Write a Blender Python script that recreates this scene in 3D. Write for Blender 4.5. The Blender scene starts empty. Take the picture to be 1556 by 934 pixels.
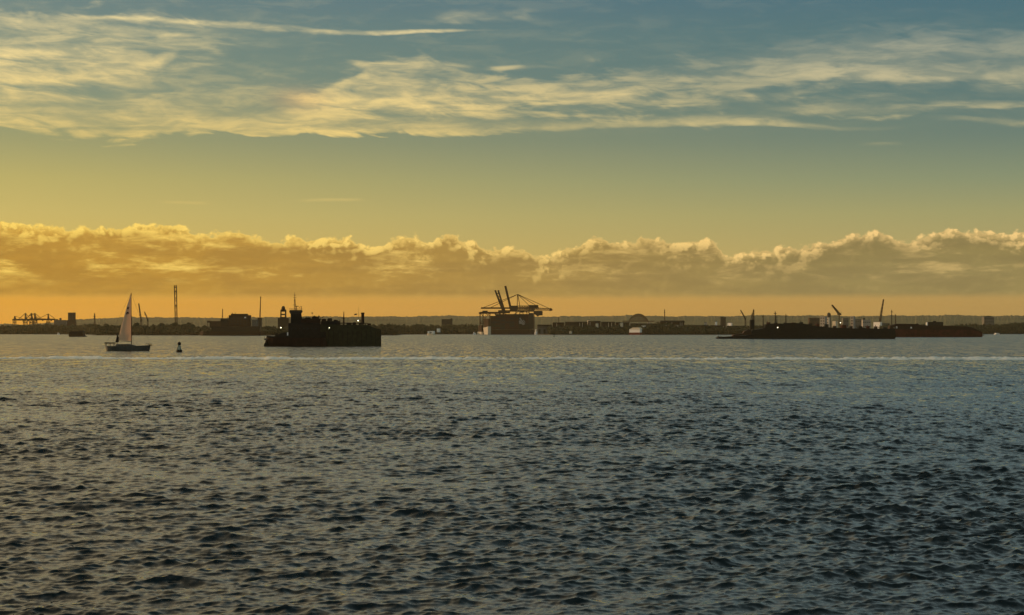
import bpy, math, random
import numpy as np
from mathutils import Vector, Matrix

random.seed(7)
R = math.radians
sc = bpy.context.scene
col = sc.collection

# ------------------------------------------------------------------ camera
F = 2713.0           # focal length in photo pixels (photo 1556 wide)
HY = 503.0           # photo row of the true horizon
H = 8.0              # deck height of the photographer above the water
cam_data = bpy.data.cameras.new('camera')
cam = bpy.data.objects.new('camera', cam_data)
col.objects.link(cam)
cam.location = (0, 0, H)
cam.rotation_euler = (R(90) + math.atan((HY - 467.0) / F), 0, 0)
cam_data.sensor_width = 36
cam_data.lens = 36 * F / 1556
cam_data.clip_start = 0.5
cam_data.clip_end = 60000
sc.camera = cam

# ------------------------------------------------------------------ render look
sc.render.engine = 'CYCLES'
sc.view_settings.view_transform = 'Standard'
sc.view_settings.look = 'None'
sc.view_settings.exposure = 0
sc.view_settings.gamma = 1
sc.view_settings.use_curve_mapping = False
cy = sc.cycles
cy.use_adaptive_sampling = True
cy.adaptive_threshold = 0.01
cy.use_denoising = True
cy.max_bounces = 5
cy.diffuse_bounces = 2
cy.glossy_bounces = 3
cy.transmission_bounces = 2
cy.volume_bounces = 0
cy.transparent_max_bounces = 8
cy.sample_clamp_indirect = 4
sc.render.film_transparent = False

SUN_AZ, SUN_EL = -72.0, 5.5       # degrees: left of the view, just above the cloud bank

# ------------------------------------------------------------------ node helper
class NT:
    def __init__(self, tree):
        self.t = tree
    def new(self, kind, **kw):
        n = self.t.nodes.new(kind)
        for k, v in kw.items():
            setattr(n, k, v)
        return n
    def put(self, sock, v):
        if v is None: return
        if isinstance(v, bpy.types.NodeSocket):
            self.t.links.new(v, sock)
        else:
            sock.default_value = v
    def m(self, op, a, b=None, c=None, clamp=False):
        n = self.new('ShaderNodeMath', operation=op, use_clamp=clamp)
        for i, v in enumerate((a, b, c)):
            self.put(n.inputs[i], v)
        return n.outputs[0]
    def add(self, a, b): return self.m('ADD', a, b)
    def sub(self, a, b): return self.m('SUBTRACT', a, b)
    def mul(self, a, b): return self.m('MULTIPLY', a, b)
    def mr(self, v, a, b, c=0.0, d=1.0, smooth=True):
        n = self.new('ShaderNodeMapRange', clamp=True)
        n.interpolation_type = 'SMOOTHSTEP' if smooth else 'LINEAR'
        self.put(n.inputs[0], v)
        for i, q in enumerate((a, b, c, d)):
            self.put(n.inputs[i + 1], q)
        return n.outputs[0]
    def xyz(self, x, y, z=0.0):
        n = self.new('ShaderNodeCombineXYZ')
        for i, v in enumerate((x, y, z)):
            self.put(n.inputs[i], v)
        return n.outputs[0]
    def noise(self, vec, scale, detail=4.0, rough=0.55, dist=0.0, lac=2.0):
        n = self.new('ShaderNodeTexNoise')
        self.put(n.inputs['Vector'], vec)
        n.inputs['Scale'].default_value = scale
        n.inputs['Detail'].default_value = detail
        n.inputs['Roughness'].default_value = rough
        n.inputs['Distortion'].default_value = dist
        n.inputs['Lacunarity'].default_value = lac
        return n.outputs[0]
    def curve(self, x, pts, xr, yr, vec=False):
        t = self.mr(x, xr[0], xr[1], smooth=False)
        n = self.new('ShaderNodeFloatCurve')
        c = n.mapping.curves[0]
        P = [((p[0] - xr[0]) / (xr[1] - xr[0]), (p[1] - yr[0]) / (yr[1] - yr[0])) for p in pts]
        while len(c.points) < len(P):
            c.points.new(0.5, 0.5)
        for q, p in zip(c.points, P):
            q.location = p
            q.handle_type = 'VECTOR' if vec else 'AUTO_CLAMPED'
        n.mapping.use_clip = False
        n.mapping.extend = 'HORIZONTAL'
        n.mapping.update()
        self.put(n.inputs[1], t)
        return self.m('MULTIPLY_ADD', n.outputs[0], yr[1] - yr[0], yr[0])
    def ramp(self, x, stops, xr):
        t = self.mr(x, xr[0], xr[1], smooth=False)
        n = self.new('ShaderNodeValToRGB')
        e = n.color_ramp.elements
        P = [((s[0] - xr[0]) / (xr[1] - xr[0]), s[1]) for s in stops]
        e[0].position, e[0].color = P[0][0], lin(P[0][1])
        e[1].position, e[1].color = P[-1][0], lin(P[-1][1])
        for p, c in P[1:-1]:
            q = e.new(p); q.color = lin(c)
        self.put(n.inputs[0], t)
        return n.outputs[0]
    def mix(self, f, a, b, blend='MIX', clamp=True):
        n = self.new('ShaderNodeMix', data_type='RGBA', blend_type=blend)
        n.clamp_factor = clamp
        self.put(n.inputs[0], f)
        for i, v in ((6, a), (7, b)):
            if isinstance(v, tuple) and len(v) == 3: v = lin(v)
            self.put(n.inputs[i], v)
        return n.outputs[2]

def lin(c):
    """8 bit display colour -> linear rgba"""
    def f(v):
        v = v / 255.0
        return v / 12.92 if v <= 0.04045 else ((v + 0.055) / 1.055) ** 2.4
    return (f(c[0]), f(c[1]), f(c[2]), 1.0)

def sky_pt(px, py):
    """direction of a sky feature: azimuth, elevation in degrees"""
    az = math.atan((px - 778) / F)
    el = math.atan((HY - py) / F * math.cos(az))
    return math.degrees(az), math.degrees(el)

# ------------------------------------------------------------------ world: evening sky
world = bpy.data.worlds.new('World')
sc.world = world
world.use_nodes = True
wt = world.node_tree
wt.nodes.clear()
W = NT(wt)
tc = W.new('ShaderNodeTexCoord')
nrm = W.new('ShaderNodeVectorMath', operation='NORMALIZE')
W.put(nrm.inputs[0], tc.outputs['Generated'])
sep = W.new('ShaderNodeSeparateXYZ')
W.put(sep.inputs[0], nrm.outputs[0])
A = W.mul(W.m('ARCTAN2', sep.outputs[0], sep.outputs[1]), 180 / math.pi)
E = W.mul(W.m('ARCSINE', sep.outputs[2]), 180 / math.pi)
Ec = W.m('MAXIMUM', E, 0.0)

# clear-air gradient, warm side and cool side, by elevation (square-rooted so that the low sky has room)
sq = W.m('SQRT', Ec)
def rows(lst):
    return [(math.sqrt(e), c) for e, c in lst]
XR = (0.0, math.sqrt(90.0))
warm = W.ramp(sq, rows([(0.0, (236, 158, 40)), (0.9, (232, 164, 52)), (2.3, (224, 188, 96)), (3.7, (208, 186, 108)),
    (4.8, (192, 178, 108)), (6.1, (160, 160, 114)), (7.6, (134, 148, 126)), (9.4, (120, 140, 130)), (10.6, (112, 134, 134)),
    (16, (238, 214, 162)), (36, (240, 220, 180)), (90, (100, 108, 112))]), XR)
cool = W.ramp(sq, rows([(0.0, (172, 136, 74)), (0.9, (184, 148, 84)), (2.3, (184, 164, 104)), (3.7, (164, 160, 110)),
    (4.8, (138, 148, 116)), (6.1, (110, 130, 118)), (7.6, (94, 122, 120)), (9.4, (84, 118, 124)), (10.6, (74, 112, 126)),
    (16, (150, 172, 172)), (36, (154, 176, 178)), (90, (60, 76, 84))]), XR)
side = W.curve(A, [(-180, 0.25), (-120, .75), (-72, .02), (-40, .0), (-16, 0.0), (-8, .33), (0, .62), (8, .84), (16, 1), (60, 1.0), (180, .25)][0:0] or
    [(-180, .9), (-140, .8), (-100, .3), (-72, .0), (-30, .0), (-16, .02), (-9, .28), (0, .60), (8, .84), (16, 1), (70, 1.0), (180, .9)], (-180, 180), (0, 1), vec=True)
base = W.mix(side, warm, cool)
# physical sky folded in
nish = W.new('ShaderNodeTexSky', sky_type='NISHITA')
nish.sun_disc = False
nish.sun_elevation = R(SUN_EL)
nish.sun_rotation = R(SUN_AZ)
nish.air_density = 1.4
nish.dust_density = 2.5
sv = W.new('ShaderNodeVectorMath', operation='SCALE')
W.put(sv.inputs[0], nish.outputs[0]); sv.inputs['Scale'].default_value = 0.05
base = W.mix(0.06, base, sv.outputs[0])

# --- high cirrus -------------------------------------------------
XA = (-30.0, 30.0)
tilt = W.m('MULTIPLY_ADD', A, 0.02, E)
wv = W.xyz(W.mul(A, 0.20), W.mul(tilt, 0.8), 3.1)
warp = W.sub(W.noise(wv, 1.0, 3.0, 0.6), 0.5)
Ew = W.m('MULTIPLY_ADD', warp, 0.55, E)
fib = W.noise(W.xyz(W.mul(A, 0.14), W.mul(Ew, 2.1), 0.0), 1.4, 6.0, 0.54, 0.5)
fib2 = W.noise(W.xyz(W.m('MULTIPLY_ADD', E, 1.1, W.mul(A, 0.6)), W.mul(Ew, 1.6), 7.7), 1.2, 5.0, 0.56, 0.7)
fib3 = W.noise(W.xyz(W.mul(A, 0.55), W.mul(Ew, 2.6), 17.7), 1.2, 5.0, 0.6, 0.4)
fibre = W.mr(W.m('MULTIPLY_ADD', fib, 0.45, W.m('MULTIPLY_ADD', fib2, 0.30, W.mul(fib3, 0.25))), 0.36, 0.66, 0.0, 1.0)

def band(pts, noise_mix=0.6, sharp_lo=1.0, warped=0.35):
    """pts: (px, centre row, up px, down px, strength) - a ribbon of cloud across the sky"""
    P = [(sky_pt(p[0], p[1])[0], sky_pt(p[0], p[1])[1], p[2] * 0.0211, p[3] * 0.0211, p[4]) for p in pts]
    P = [(P[0][0] - 1.5, P[0][1], P[0][2], P[0][3], P[0][4] if P[0][0] < -15 else 0)] + P
    P = P + [(P[-1][0] + 1.5, P[-1][1], P[-1][2], P[-1][3], P[-1][4] if P[-1][0] > 15 else 0)]
    cen = W.curve(A, [(p[0], p[1]) for p in P], XA, (0, 12))
    up = W.curve(A, [(p[0], p[2]) for p in P], XA, (0, 4))
    dn = W.curve(A, [(p[0], p[3]) for p in P], XA, (0, 4))
    st = W.curve(A, [(p[0], p[4]) for p in P], XA, (0, 1))
    e = W.m('MULTIPLY_ADD', warp, warped, E)
    d = W.sub(e, cen)
    d = W.m('MULTIPLY_ADD', W.sub(fib2, 0.5), W.mul(W.add(up, dn), 1.5 * noise_mix), d)
    d = W.m('MULTIPLY_ADD', W.sub(fib, 0.5), W.mul(W.add(up, dn), 0.9 * noise_mix), d)
    fu = W.mr(W.m('DIVIDE', d, W.m('MAXIMUM', up, 0.01)), 0, 1, 1, 0)
    fd = W.mr(W.m('DIVIDE', W.mul(d, -1.0), W.m('MAXIMUM', dn, 0.01)), 0, 1, 1, 0)
    f = W.mul(fu, fd)
    tex = W.m('MULTIPLY_ADD', fibre, noise_mix * 1.9, 1.0 - noise_mix)
    return W.mul(W.mul(f, st), tex)

bands = [
    # the long thin bright streak
    band([(0, 30, 14, 14, .22), (150, 27, 10, 12, .42), (265, 31, 6, 10, .8), (350, 35, 6, 9, .5), (480, 43, 5, 7, .55), (560, 49, 6, 4, .8), (640, 46, 5, 4, .95), (700, 45, 3, 3, .7), (724, 45, 2, 2, .1)], .62, warped=.22),
    # pale veil over the left
    band([(0, 66, 60, 120, .50), (120, 66, 60, 100, .42), (200, 60, 50, 90, .30), (300, 54, 40, 60, .20), (460, 50, 20, 30, .0)], .8),
    # swirl curling down from the right end of the veil
    band([(0, 122, 14, 18, .42), (80, 120, 14, 16, .36), (160, 110, 12, 16, .34), (220, 96, 10, 16, .34), (262, 82, 8, 14, .28), (285, 74, 6, 10, .0)], .4, warped=.2),
    # bright patch at the left edge
    band([(0, 84, 16, 14, .75), (60, 80, 14, 12, .7), (120, 78, 12, 10, .55), (180, 74, 8, 8, .2), (205, 72, 6, 6, .0)], .45, warped=.2),
    band([(225, 52, 6, 6, .0), (260, 52, 6, 6, .5), (290, 51, 5, 5, .4), (320, 48, 5, 5, .0)], .3, warped=.1),
    # lower left sweep with its sharp underside
    band([(0, 172, 40, 24, .4), (100, 190, 50, 22, .42), (240, 197, 50, 16, .5), (400, 199, 40, 7, .6), (560, 200, 34, 6, .75), (700, 200, 26, 6, .5), (820, 196, 20, 6, .3), (900, 196, 16, 5, .1)], .6, warped=.1),
    # main middle cloud
    band([(380, 166, 8, 22, .0), (430, 162, 14, 34, .30), (480, 156, 26, 40, .52), (530, 150, 46, 44, .62), (580, 142, 58, 50, .66), (680, 135, 46, 56, .66), (800, 138, 40, 50, .58), (930, 140, 40, 42, .5), (1100, 130, 44, 50, .34), (1200, 122, 40, 45, .25), (1320, 115, 40, 40, .1)], .85),
    # thin grey scud between the veil and the main cloud
    band([(120, 140, 50, 40, .0), (220, 150, 60, 40, .22), (330, 150, 50, 40, .22), (430, 140, 40, 40, .12), (480, 140, 30, 30, .0)], .8),
    # faint wisps at the very top
    band([(640, 22, 12, 14, .0), (700, 24, 12, 14, .14), (780, 20, 12, 12, .12), (860, 20, 10, 10, .0)], .8),
    # the feathered leading edge that curls over
    band([(520, 92, 4, 4, .0), (536, 93, 4, 8, .45), (556, 97, 5, 12, .6), (600, 96, 6, 12, .35), (690, 98, 6, 10, .25), (760, 104, 6, 10, .0)], .35, warped=.15),
    band([(455, 150, 4, 8, .0), (500, 134, 6, 12, .35), (535, 120, 6, 14, .5), (560, 110, 6, 14, .45), (585, 104, 6, 14, .0)], .35, warped=.15),
    # bright knots
    band([(430, 158, 12, 14, .0), (480, 153, 12, 14, .75), (540, 158, 14, 14, .65), (640, 158, 12, 12, .4), (760, 150, 10, 10, .3), (880, 144, 9, 10, .42), (980, 142, 6, 8, .35), (1015, 142, 5, 7, .0)], .3, warped=.15),
    band([(735, 103, 5, 5, .0), (765, 102, 5, 5, .6), (795, 100, 4, 4, .1)], .2, warped=.1),
    # underside on the right
    band([(800, 193, 12, 5, .1), (950, 190, 14, 5, .3), (1050, 186, 14, 6, .55), (1150, 187, 14, 5, .7), (1225, 191, 8, 4, .35), (1300, 196, 5, 4, .1)], .35, warped=.12),
    # beige band to the right edge, and its grey veil above
    band([(1080, 105, 20, 20, .0), (1180, 104, 18, 22, .45), (1280, 110, 18, 18, .6), (1400, 115, 16, 14, .6), (1556, 114, 16, 14, .5)], .4),
    band([(950, 96, 14, 40, .0), (1150, 90, 30, 50, .16), (1250, 82, 40, 60, .26), (1380, 74, 40, 70, .42), (1556, 74, 36, 70, .34)], .35),
    band([(1130, 172, 12, 14, .0), (1240, 166, 14, 12, .32), (1350, 170, 18, 14, .34), (1450, 158, 8, 8, .34), (1556, 156, 8, 8, .34)], .7, warped=.3),
    band([(1400, 182, 8, 8, .0), (1500, 184, 8, 7, .3), (1556, 186, 8, 7, .3)], .6),
    # faint low scraps
    band([(1300, 219, 5, 4, .0), (1345, 219, 4, 4, .12), (1380, 219, 4, 4, .0)], .4),
    band([(230, 306, 4, 4, .0), (285, 307, 4, 4, .16), (330, 308, 4, 4, .0)], .4, warped=.1),
    band([(430, 304, 4, 4, .0), (470, 304, 4, 4, .08), (530, 303, 4, 4, .15), (560, 303, 4, 4, .0)], .4, warped=.1),
]
cir = bands[0]
for b in bands[1:]:
    cir = W.add(cir, b)
# overlaps saturate softly
veil = W.mul(W.mul(W.mr(E, 5.9, 7.2), W.mr(fib3, 0.40, 0.75)), W.mr(A, -14, 16, 0.55, 0.25))
cir = W.add(cir, W.mul(veil, 0.13))
cir = W.sub(1.0, W.m('POWER', 2.718, W.mul(W.mul(cir, W.mr(fib3, 0.34, 0.64, 0.62, 1.45)), -0.98)))
ccol_w = W.ramp(E, [(0, (240, 200, 110)), (6, (255, 218, 128)), (9, (252, 226, 158)), (12, (240, 225, 175))], (0, 12))
ccol_c = W.ramp(E, [(0, (225, 195, 120)), (6, (220, 200, 140)), (9, (196, 188, 156)), (12, (170, 175, 165))], (0, 12))
ccol = W.mix(W.mr(A, -10, 15), ccol_w, ccol_c)
sky = W.mix(cir, base, ccol)
# a scrap of sundog colour beside the brightest knot
dax, day = sky_pt(455, 150)
dx = W.m('DIVIDE', W.sub(A, dax), 0.9); dy = W.m('DIVIDE', W.sub(E, day), 0.35)
dog = W.m('POWER', 2.718, W.mul(W.add(W.mul(dx, dx), W.mul(dy, dy)), -1.0))
sky = W.mix(W.mul(dog, 0.22), sky, (250, 190, 120))

# --- low cumulus bank ---------------------------------------------
prof = [(-60, 350), (0, 336), (60, 339), (130, 346), (200, 341), (270, 340), (292, 352), (350, 350), (372, 350), (400, 360), (450, 362), (500, 361),
        (545, 364), (562, 373), (600, 360), (628, 358), (650, 368), (682, 352), (702, 362), (742, 371), (790, 377), (832, 386),
        (872, 373), (922, 361), (950, 366), (988, 356), (1032, 364), (1072, 362), (1094, 376), (1116, 384), (1150, 378),
        (1200, 374), (1236, 371), (1262, 367), (1302, 352), (1342, 350), (1368, 362), (1402, 360), (1450, 347), (1492, 351), (1545, 352), (1600, 366)]
PP = [sky_pt(*p) for p in prof]
PP = [(-30, PP[0][1] - .3), (-24, PP[0][1] + .2)] + PP + [(22, 2.6), (30, 2.9)]
puffw = W.sub(W.noise(W.xyz(A, W.mul(E, 1.3), 5.0), 2.2, 2.0, 0.5), 0.5)
Aw = W.m('MULTIPLY_ADD', puffw, 0.5, A)
top = W.curve(Aw, PP, XA, (0, 5))

def puff_group():
    g = bpy.data.node_groups.new('cumulus_relief', 'ShaderNodeTree')
    g.interface.new_socket('A', in_out='INPUT', socket_type='NodeSocketFloat')
    g.interface.new_socket('E', in_out='INPUT', socket_type='NodeSocketFloat')
    g.interface.new_socket('h', in_out='OUTPUT', socket_type='NodeSocketFloat')
    G = NT(g)
    gi = G.new('NodeGroupInput'); go = G.new('NodeGroupOutput')
    v = G.xyz(gi.outputs[0], G.mul(gi.outputs[1], 1.25), 0.4)
    n0 = G.noise(v, 1.5, 7.0, 0.60, 0.1)
    def vor(scale, sm):
        n = G.new('ShaderNodeTexVoronoi', feature='SMOOTH_F1', voronoi_dimensions='2D')
        nd = G.noise(v, scale * 0.8, 2.0, 0.5)
        vv = G.new('ShaderNodeVectorMath', operation='ADD')
        G.put(vv.inputs[0], v); G.put(vv.inputs[1], G.xyz(G.mul(nd, 0.9 / scale), G.mul(nd, -0.7 / scale), 0.0))
        G.put(n.inputs['Vector'], vv.outputs[0])
        n.inputs['Scale'].default_value = scale
        n.inputs['Smoothness'].default_value = sm
        return G.sub(0.6, n.outputs['Distance'])
    h = G.m('MULTIPLY_ADD', vor(2.3, .35), 0.26, G.mul(n0, 0.95))
    h = G.m('MULTIPLY_ADD', vor(5.5, .3), 0.12, h)
    G.put(go.inputs[0], h)
    return g
pg = puff_group()
def relief(a, e):
    n = W.new('ShaderNodeGroup'); n.node_tree = pg
    W.put(n.inputs[0], a); W.put(n.inputs[1], e)
    return n.outputs[0]
h0 = relief(A, E)
h1 = relief(W.sub(A, 0.15), W.add(E, 0.13))     # a step toward the sun
lightd = W.sub(h0, h1)
depth = W.sub(top, E)                            # degrees below the local cloud top
body = W.m('MULTIPLY_ADD', W.sub(h0, 0.56), 0.75, depth)
mask = W.mr(body, -0.02, 0.09)
mask = W.mul(mask, W.mr(W.m('MULTIPLY_ADD', puffw, 0.10, E), 0.98, 1.26))
clump = W.noise(W.xyz(W.mul(A, 0.5), W.mul(E, 0.9), 2.0), 1.3, 3.0, 0.5)
reach = W.m('MULTIPLY_ADD', W.mr(clump, 0.35, 0.65), 0.75, 0.40)
fadein = W.m('SUBTRACT', 1.0, W.m('DIVIDE', depth, reach), clamp=True)   # how strongly tops catch the sun
lit = W.mr(W.m('MULTIPLY_ADD', fadein, 0.10, lightd), -0.02, 0.20)
lit = W.mul(lit, W.m('MULTIPLY_ADD', fadein, 1.0, 0.06))
rim = W.mr(body, 0.02, 0.30, 1.0, 0.0)
lit = W.m('MAXIMUM', lit, W.mul(rim, W.mr(A, -16, 14, 0.78, 0.58)))
# warm breaks deep in the bank, drawn out level
brk = W.noise(W.xyz(W.mul(A, 0.36), W.mul(E, 1.4), 9.0), 1.5, 7.0, 0.62, 0.15)
brk = W.mul(W.mr(brk, 0.50, 0.72), W.mr(E, 1.2, 2.0))
lit = W.m('MAXIMUM', lit, W.mul(brk, W.mr(A, -16, 14, 0.95, 0.45)))
dark = W.mr(W.noise(W.xyz(W.mul(A, 0.30), W.mul(E, 1.5), 21.0), 1.4, 5.0, 0.6), 0.38, 0.62)
lit = W.mul(lit, W.m('MULTIPLY_ADD', W.mul(dark, W.mr(depth, 0.15, 0.45)), -0.55, 1.0))
sidec = W.mr(A, -16, 14)
shade_l = W.ramp(E, [(1.0, (192, 143, 52)), (1.8, (188, 140, 52)), (2.6, (188, 142, 58)), (3.6, (212, 164, 70))], (0, 5))
shade_r = W.ramp(E, [(1.0, (152, 134, 82)), (1.8, (150, 134, 84)), (2.6, (146, 130, 80)), (3.6, (158, 140, 88))], (0, 5))
shade = W.mix(sidec, shade_l, shade_r)
shade = W.mix(W.mul(dark, 0.34), shade, W.mix(sidec, (150, 112, 50), (122, 108, 72)))
litc = W.mix(sidec, (255, 216, 104), (246, 206, 132))
cc = W.mix(lit, shade, litc)
sky = W.mix(mask, sky, cc)
# below the horizon the world repeats the lowest air (never seen: water and land stand there)
bg = W.new('ShaderNodeBackground')
W.put(bg.inputs[0], sky)
bg.inputs[1].default_value = 1.0
wo = W.new('ShaderNodeOutputWorld')
wt.links.new(bg.outputs[0], wo.inputs[0])
world.cycles.sampling_method = 'MANUAL'
world.cycles.sample_map_resolution = 512

# ------------------------------------------------------------------ sun
sun_d = bpy.data.lights.new('sun', 'SUN')
sun = bpy.data.objects.new('sun', sun_d)
col.objects.link(sun)
sun_d.energy = 4.0
sun_d.angle = R(0.5)
sun_d.color = (1.0, 0.58, 0.28)
sd = Vector((math.sin(R(SUN_AZ)) * math.cos(R(SUN_EL)), math.cos(R(SUN_AZ)) * math.cos(R(SUN_EL)), math.sin(R(SUN_EL))))
sun.rotation_euler = sd.to_track_quat('Z', 'Y').to_euler()
#--STRUCTURE--

# ------------------------------------------------------------------ materials
def mat(name, rgb, rough=0.7, metal=0.0, var=0.25, scale=0.6, emit=None, estr=0.0, trans=0.0, spec=0.12):
    m = bpy.data.materials.new(name)
    m.use_nodes = True
    t = m.node_tree
    n = NT(t)
    b = t.nodes['Principled BSDF']
    b.inputs['Roughness'].default_value = rough
    b.inputs['Metallic'].default_value = metal
    b.inputs['Specular IOR Level'].default_value = spec
    c0 = tuple(v * (1 - var) for v in rgb) + (1,)
    c1 = tuple(min(1, v * (1 + var)) for v in rgb) + (1,)
    tcn = n.new('ShaderNodeTexCoord')
    f = n.mr(n.noise(tcn.outputs['Object'], scale, 5.0, 0.6), 0.3, 0.7)
    t.links.new(n.mix(f, c0, c1), b.inputs['Base Color'])
    if emit:
        b.inputs['Emission Color'].default_value = emit + (1,)
        b.inputs['Emission Strength'].default_value = estr
    if trans:
        tr = n.new('ShaderNodeBsdfTranslucent'); tr.inputs[0].default_value = tuple(rgb) + (1,)
        mx = n.new('ShaderNodeMixShader'); mx.inputs[0].default_value = trans
        out = t.nodes['Material Output']
        t.links.new(b.outputs[0], mx.inputs[1]); t.links.new(tr.outputs[0], mx.inputs[2]); t.links.new(mx.outputs[0], out.inputs[0])
    return m

M = dict(
    black=mat('black_paint', (.010, .010, .009), .75),
    blackred=mat('oxide_black_paint', (.020, .010, .007), .8),
    olive=mat('olive_hull_paint', (.026, .028, .014), .8),
    rust=mat('rust_red_paint', (.055, .012, .008), .8, var=.45, scale=.25),
    darkgrey=mat('dark_grey_steel', (.022, .022, .020), .8),
    grey=mat('grey_steel', (.10, .10, .09), .7),
    brown=mat('brown_steel', (.038, .022, .014), .8),
    white=mat('white_paint', (.78, .77, .74), .5, var=.06),
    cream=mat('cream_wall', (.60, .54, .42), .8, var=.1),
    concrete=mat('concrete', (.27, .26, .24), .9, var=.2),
    brick=mat('dull_brick', (.05, .03, .022), .9, var=.3),
    navy=mat('navy_hull', (.055, .062, .058), .6),
    sail=mat('sailcloth', (.74, .57, .42), .8, var=.04, trans=.5),
    sailmark=mat('sail_mark', (.05, .04, .05), .8),
    glass=mat('window_glass', (.02, .025, .03), .1, spec=.5),
    cont1=mat('container_maroon', (.03, .011, .010), .8),
    cont2=mat('container_dark_blue', (.010, .014, .020), .8),
    cont3=mat('container_dark_green', (.011, .017, .013), .8),
    leaf=mat('foliage', (.022, .026, .011), .95, var=.35, scale=.08),
    bark=mat('bark', (.05, .035, .02), .95),
    buoyband=mat('buoy_grey_green', (.42, .45, .36), .7),
    red=mat('red_paint', (.10, .018, .012), .8),
    lamp=mat('lamp_glow', (.8, .8, .7), .5, emit=(1.0, .88, .55), estr=7.0),
    flag=mat('flag_cloth', (.06, .05, .06), .9),
    foam=mat('foam', (.50, .52, .48), .5, var=.1, scale=2.0, spec=1.0),
)

# ------------------------------------------------------------------ mesh builder
class MB:
    def __init__(self):
        self.v = []; self.f = []
    def raw(self, vs, fs):
        o = len(self.v)
        self.v += [tuple(p) for p in vs]
        self.f += [tuple(i + o for i in q) for q in fs]
        return self
    def box(self, x0, x1, y0, y1, z0, z1, bev=0.0):
        if bev:   # chamfered top edges
            b = bev
            vs = [(x0, y0, z0), (x1, y0, z0), (x1, y1, z0), (x0, y1, z0), (x0, y0, z1 - b), (x1, y0, z1 - b), (x1, y1, z1 - b), (x0, y1, z1 - b),
                  (x0 + b, y0 + b, z1), (x1 - b, y0 + b, z1), (x1 - b, y1 - b, z1), (x0 + b, y1 - b, z1)]
            fs = [(3, 2, 1, 0), (0, 1, 5, 4), (1, 2, 6, 5), (2, 3, 7, 6), (3, 0, 4, 7), (4, 5, 9, 8), (5, 6, 10, 9), (6, 7, 11, 10), (7, 4, 8, 11), (8, 9, 10, 11)]
            return self.raw(vs, fs)
        vs = [(x0, y0, z0), (x1, y0, z0), (x1, y1, z0), (x0, y1, z0), (x0, y0, z1), (x1, y0, z1), (x1, y1, z1), (x0, y1, z1)]
        fs = [(3, 2, 1, 0), (0, 1, 5, 4), (1, 2, 6, 5), (2, 3, 7, 6), (3, 0, 4, 7), (4, 5, 6, 7)]
        return self.raw(vs, fs)
    def prism(self, pts, y0, y1):
        """outline in x,z given thickness along y"""
        n = len(pts)
        vs = [(p[0], y0, p[1]) for p in pts] + [(p[0], y1, p[1]) for p in pts]
        fs = [tuple(range(n)), tuple(reversed(range(n, 2 * n)))]
        fs += [(i + n, (i + 1) % n + n, (i + 1) % n, i) for i in range(n)]
        return self.raw(vs, fs)
    def bar(self, p, q, w, w2=None, n=4):
        p, q = Vector(p), Vector(q)
        w2 = w if w2 is None else w2
        d = (q - p).normalized()
        u = d.cross(Vector((0, 1, 0)))
        if u.length < .05: u = d.cross(Vector((1, 0, 0)))
        u.normalize(); t = d.cross(u)
        vs = []
        for c, r in ((p, w / 2), (q, w2 / 2)):
            for k in range(n):
                a = 2 * math.pi * (k + .5) / n
                vs.append(c + (u * math.cos(a) + t * math.sin(a)) * r * (1.414 if n == 4 else 1))
        fs = [tuple(reversed(range(n))), tuple(range(n, 2 * n))] + [(k, (k + 1) % n, (k + 1) % n + n, k + n) for k in range(n)]
        return self.raw(vs, fs)
    def lathe(self, prof, cx=0, cy_=0, n=14):
        """prof: (radius, z) rings"""
        vs = []; fs = []
        for r, z in prof:
            for k in range(n):
                a = 2 * math.pi * k / n
                vs.append((cx + r * math.cos(a), cy_ + r * math.sin(a), z))
        for i in range(len(prof) - 1):
            for k in range(n):
                fs.append((i * n + k, i * n + (k + 1) % n, (i + 1) * n + (k + 1) % n, (i + 1) * n + k))
        fs.append(tuple(reversed(range(n)))); fs.append(tuple((len(prof) - 1) * n + k for k in range(n)))
        return self.raw(vs, fs)
    def lattice(self, p, q, w, w2, t, bays, brace=None):
        """four-chord truss from p to q, width w tapering to w2, member size t"""
        p, q = Vector(p), Vector(q)
        brace = brace or t * .7
        d = (q - p).normalized()
        u = d.cross(Vector((0, 1, 0)))
        if u.length < .05: u = Vector((1, 0, 0))
        u.normalize(); y = d.cross(u).normalized()
        def c(i, k):
            s = i / bays; ww = (w + (w2 - w) * s) / 2
            sx, sy = ((-1, -1), (1, -1), (1, 1), (-1, 1))[k % 4]
            return p + (q - p) * s + u * sx * ww + y * sy * ww
        for k in range(4):
            self.bar(c(0, k), c(bays, k), t)
            for i in range(bays):
                a, b = (k, k + 1) if i % 2 else (k + 1, k)
                self.bar(c(i, a), c(i + 1, b), brace)
                self.bar(c(i + 1, k), c(i + 1, k + 1), brace)
        return self
    def build(self, name, material, parent=None, smooth=False):
        me = bpy.data.meshes.new(name)
        me.from_pydata([tuple(v) for v in self.v], [], self.f)
        me.materials.append(material)
        if smooth:
            me.polygons.foreach_set('use_smooth', [True] * len(me.polygons))
        me.update()
        o = bpy.data.objects.new(name, me)
        col.objects.link(o)
        if parent is not None: o.parent = parent
        return o

def tag(o, label, cat, group=None, kind=None):
    if label: o['label'] = label
    if cat: o['category'] = cat
    if group: o['group'] = group
    if kind: o['kind'] = kind
    return o

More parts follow.
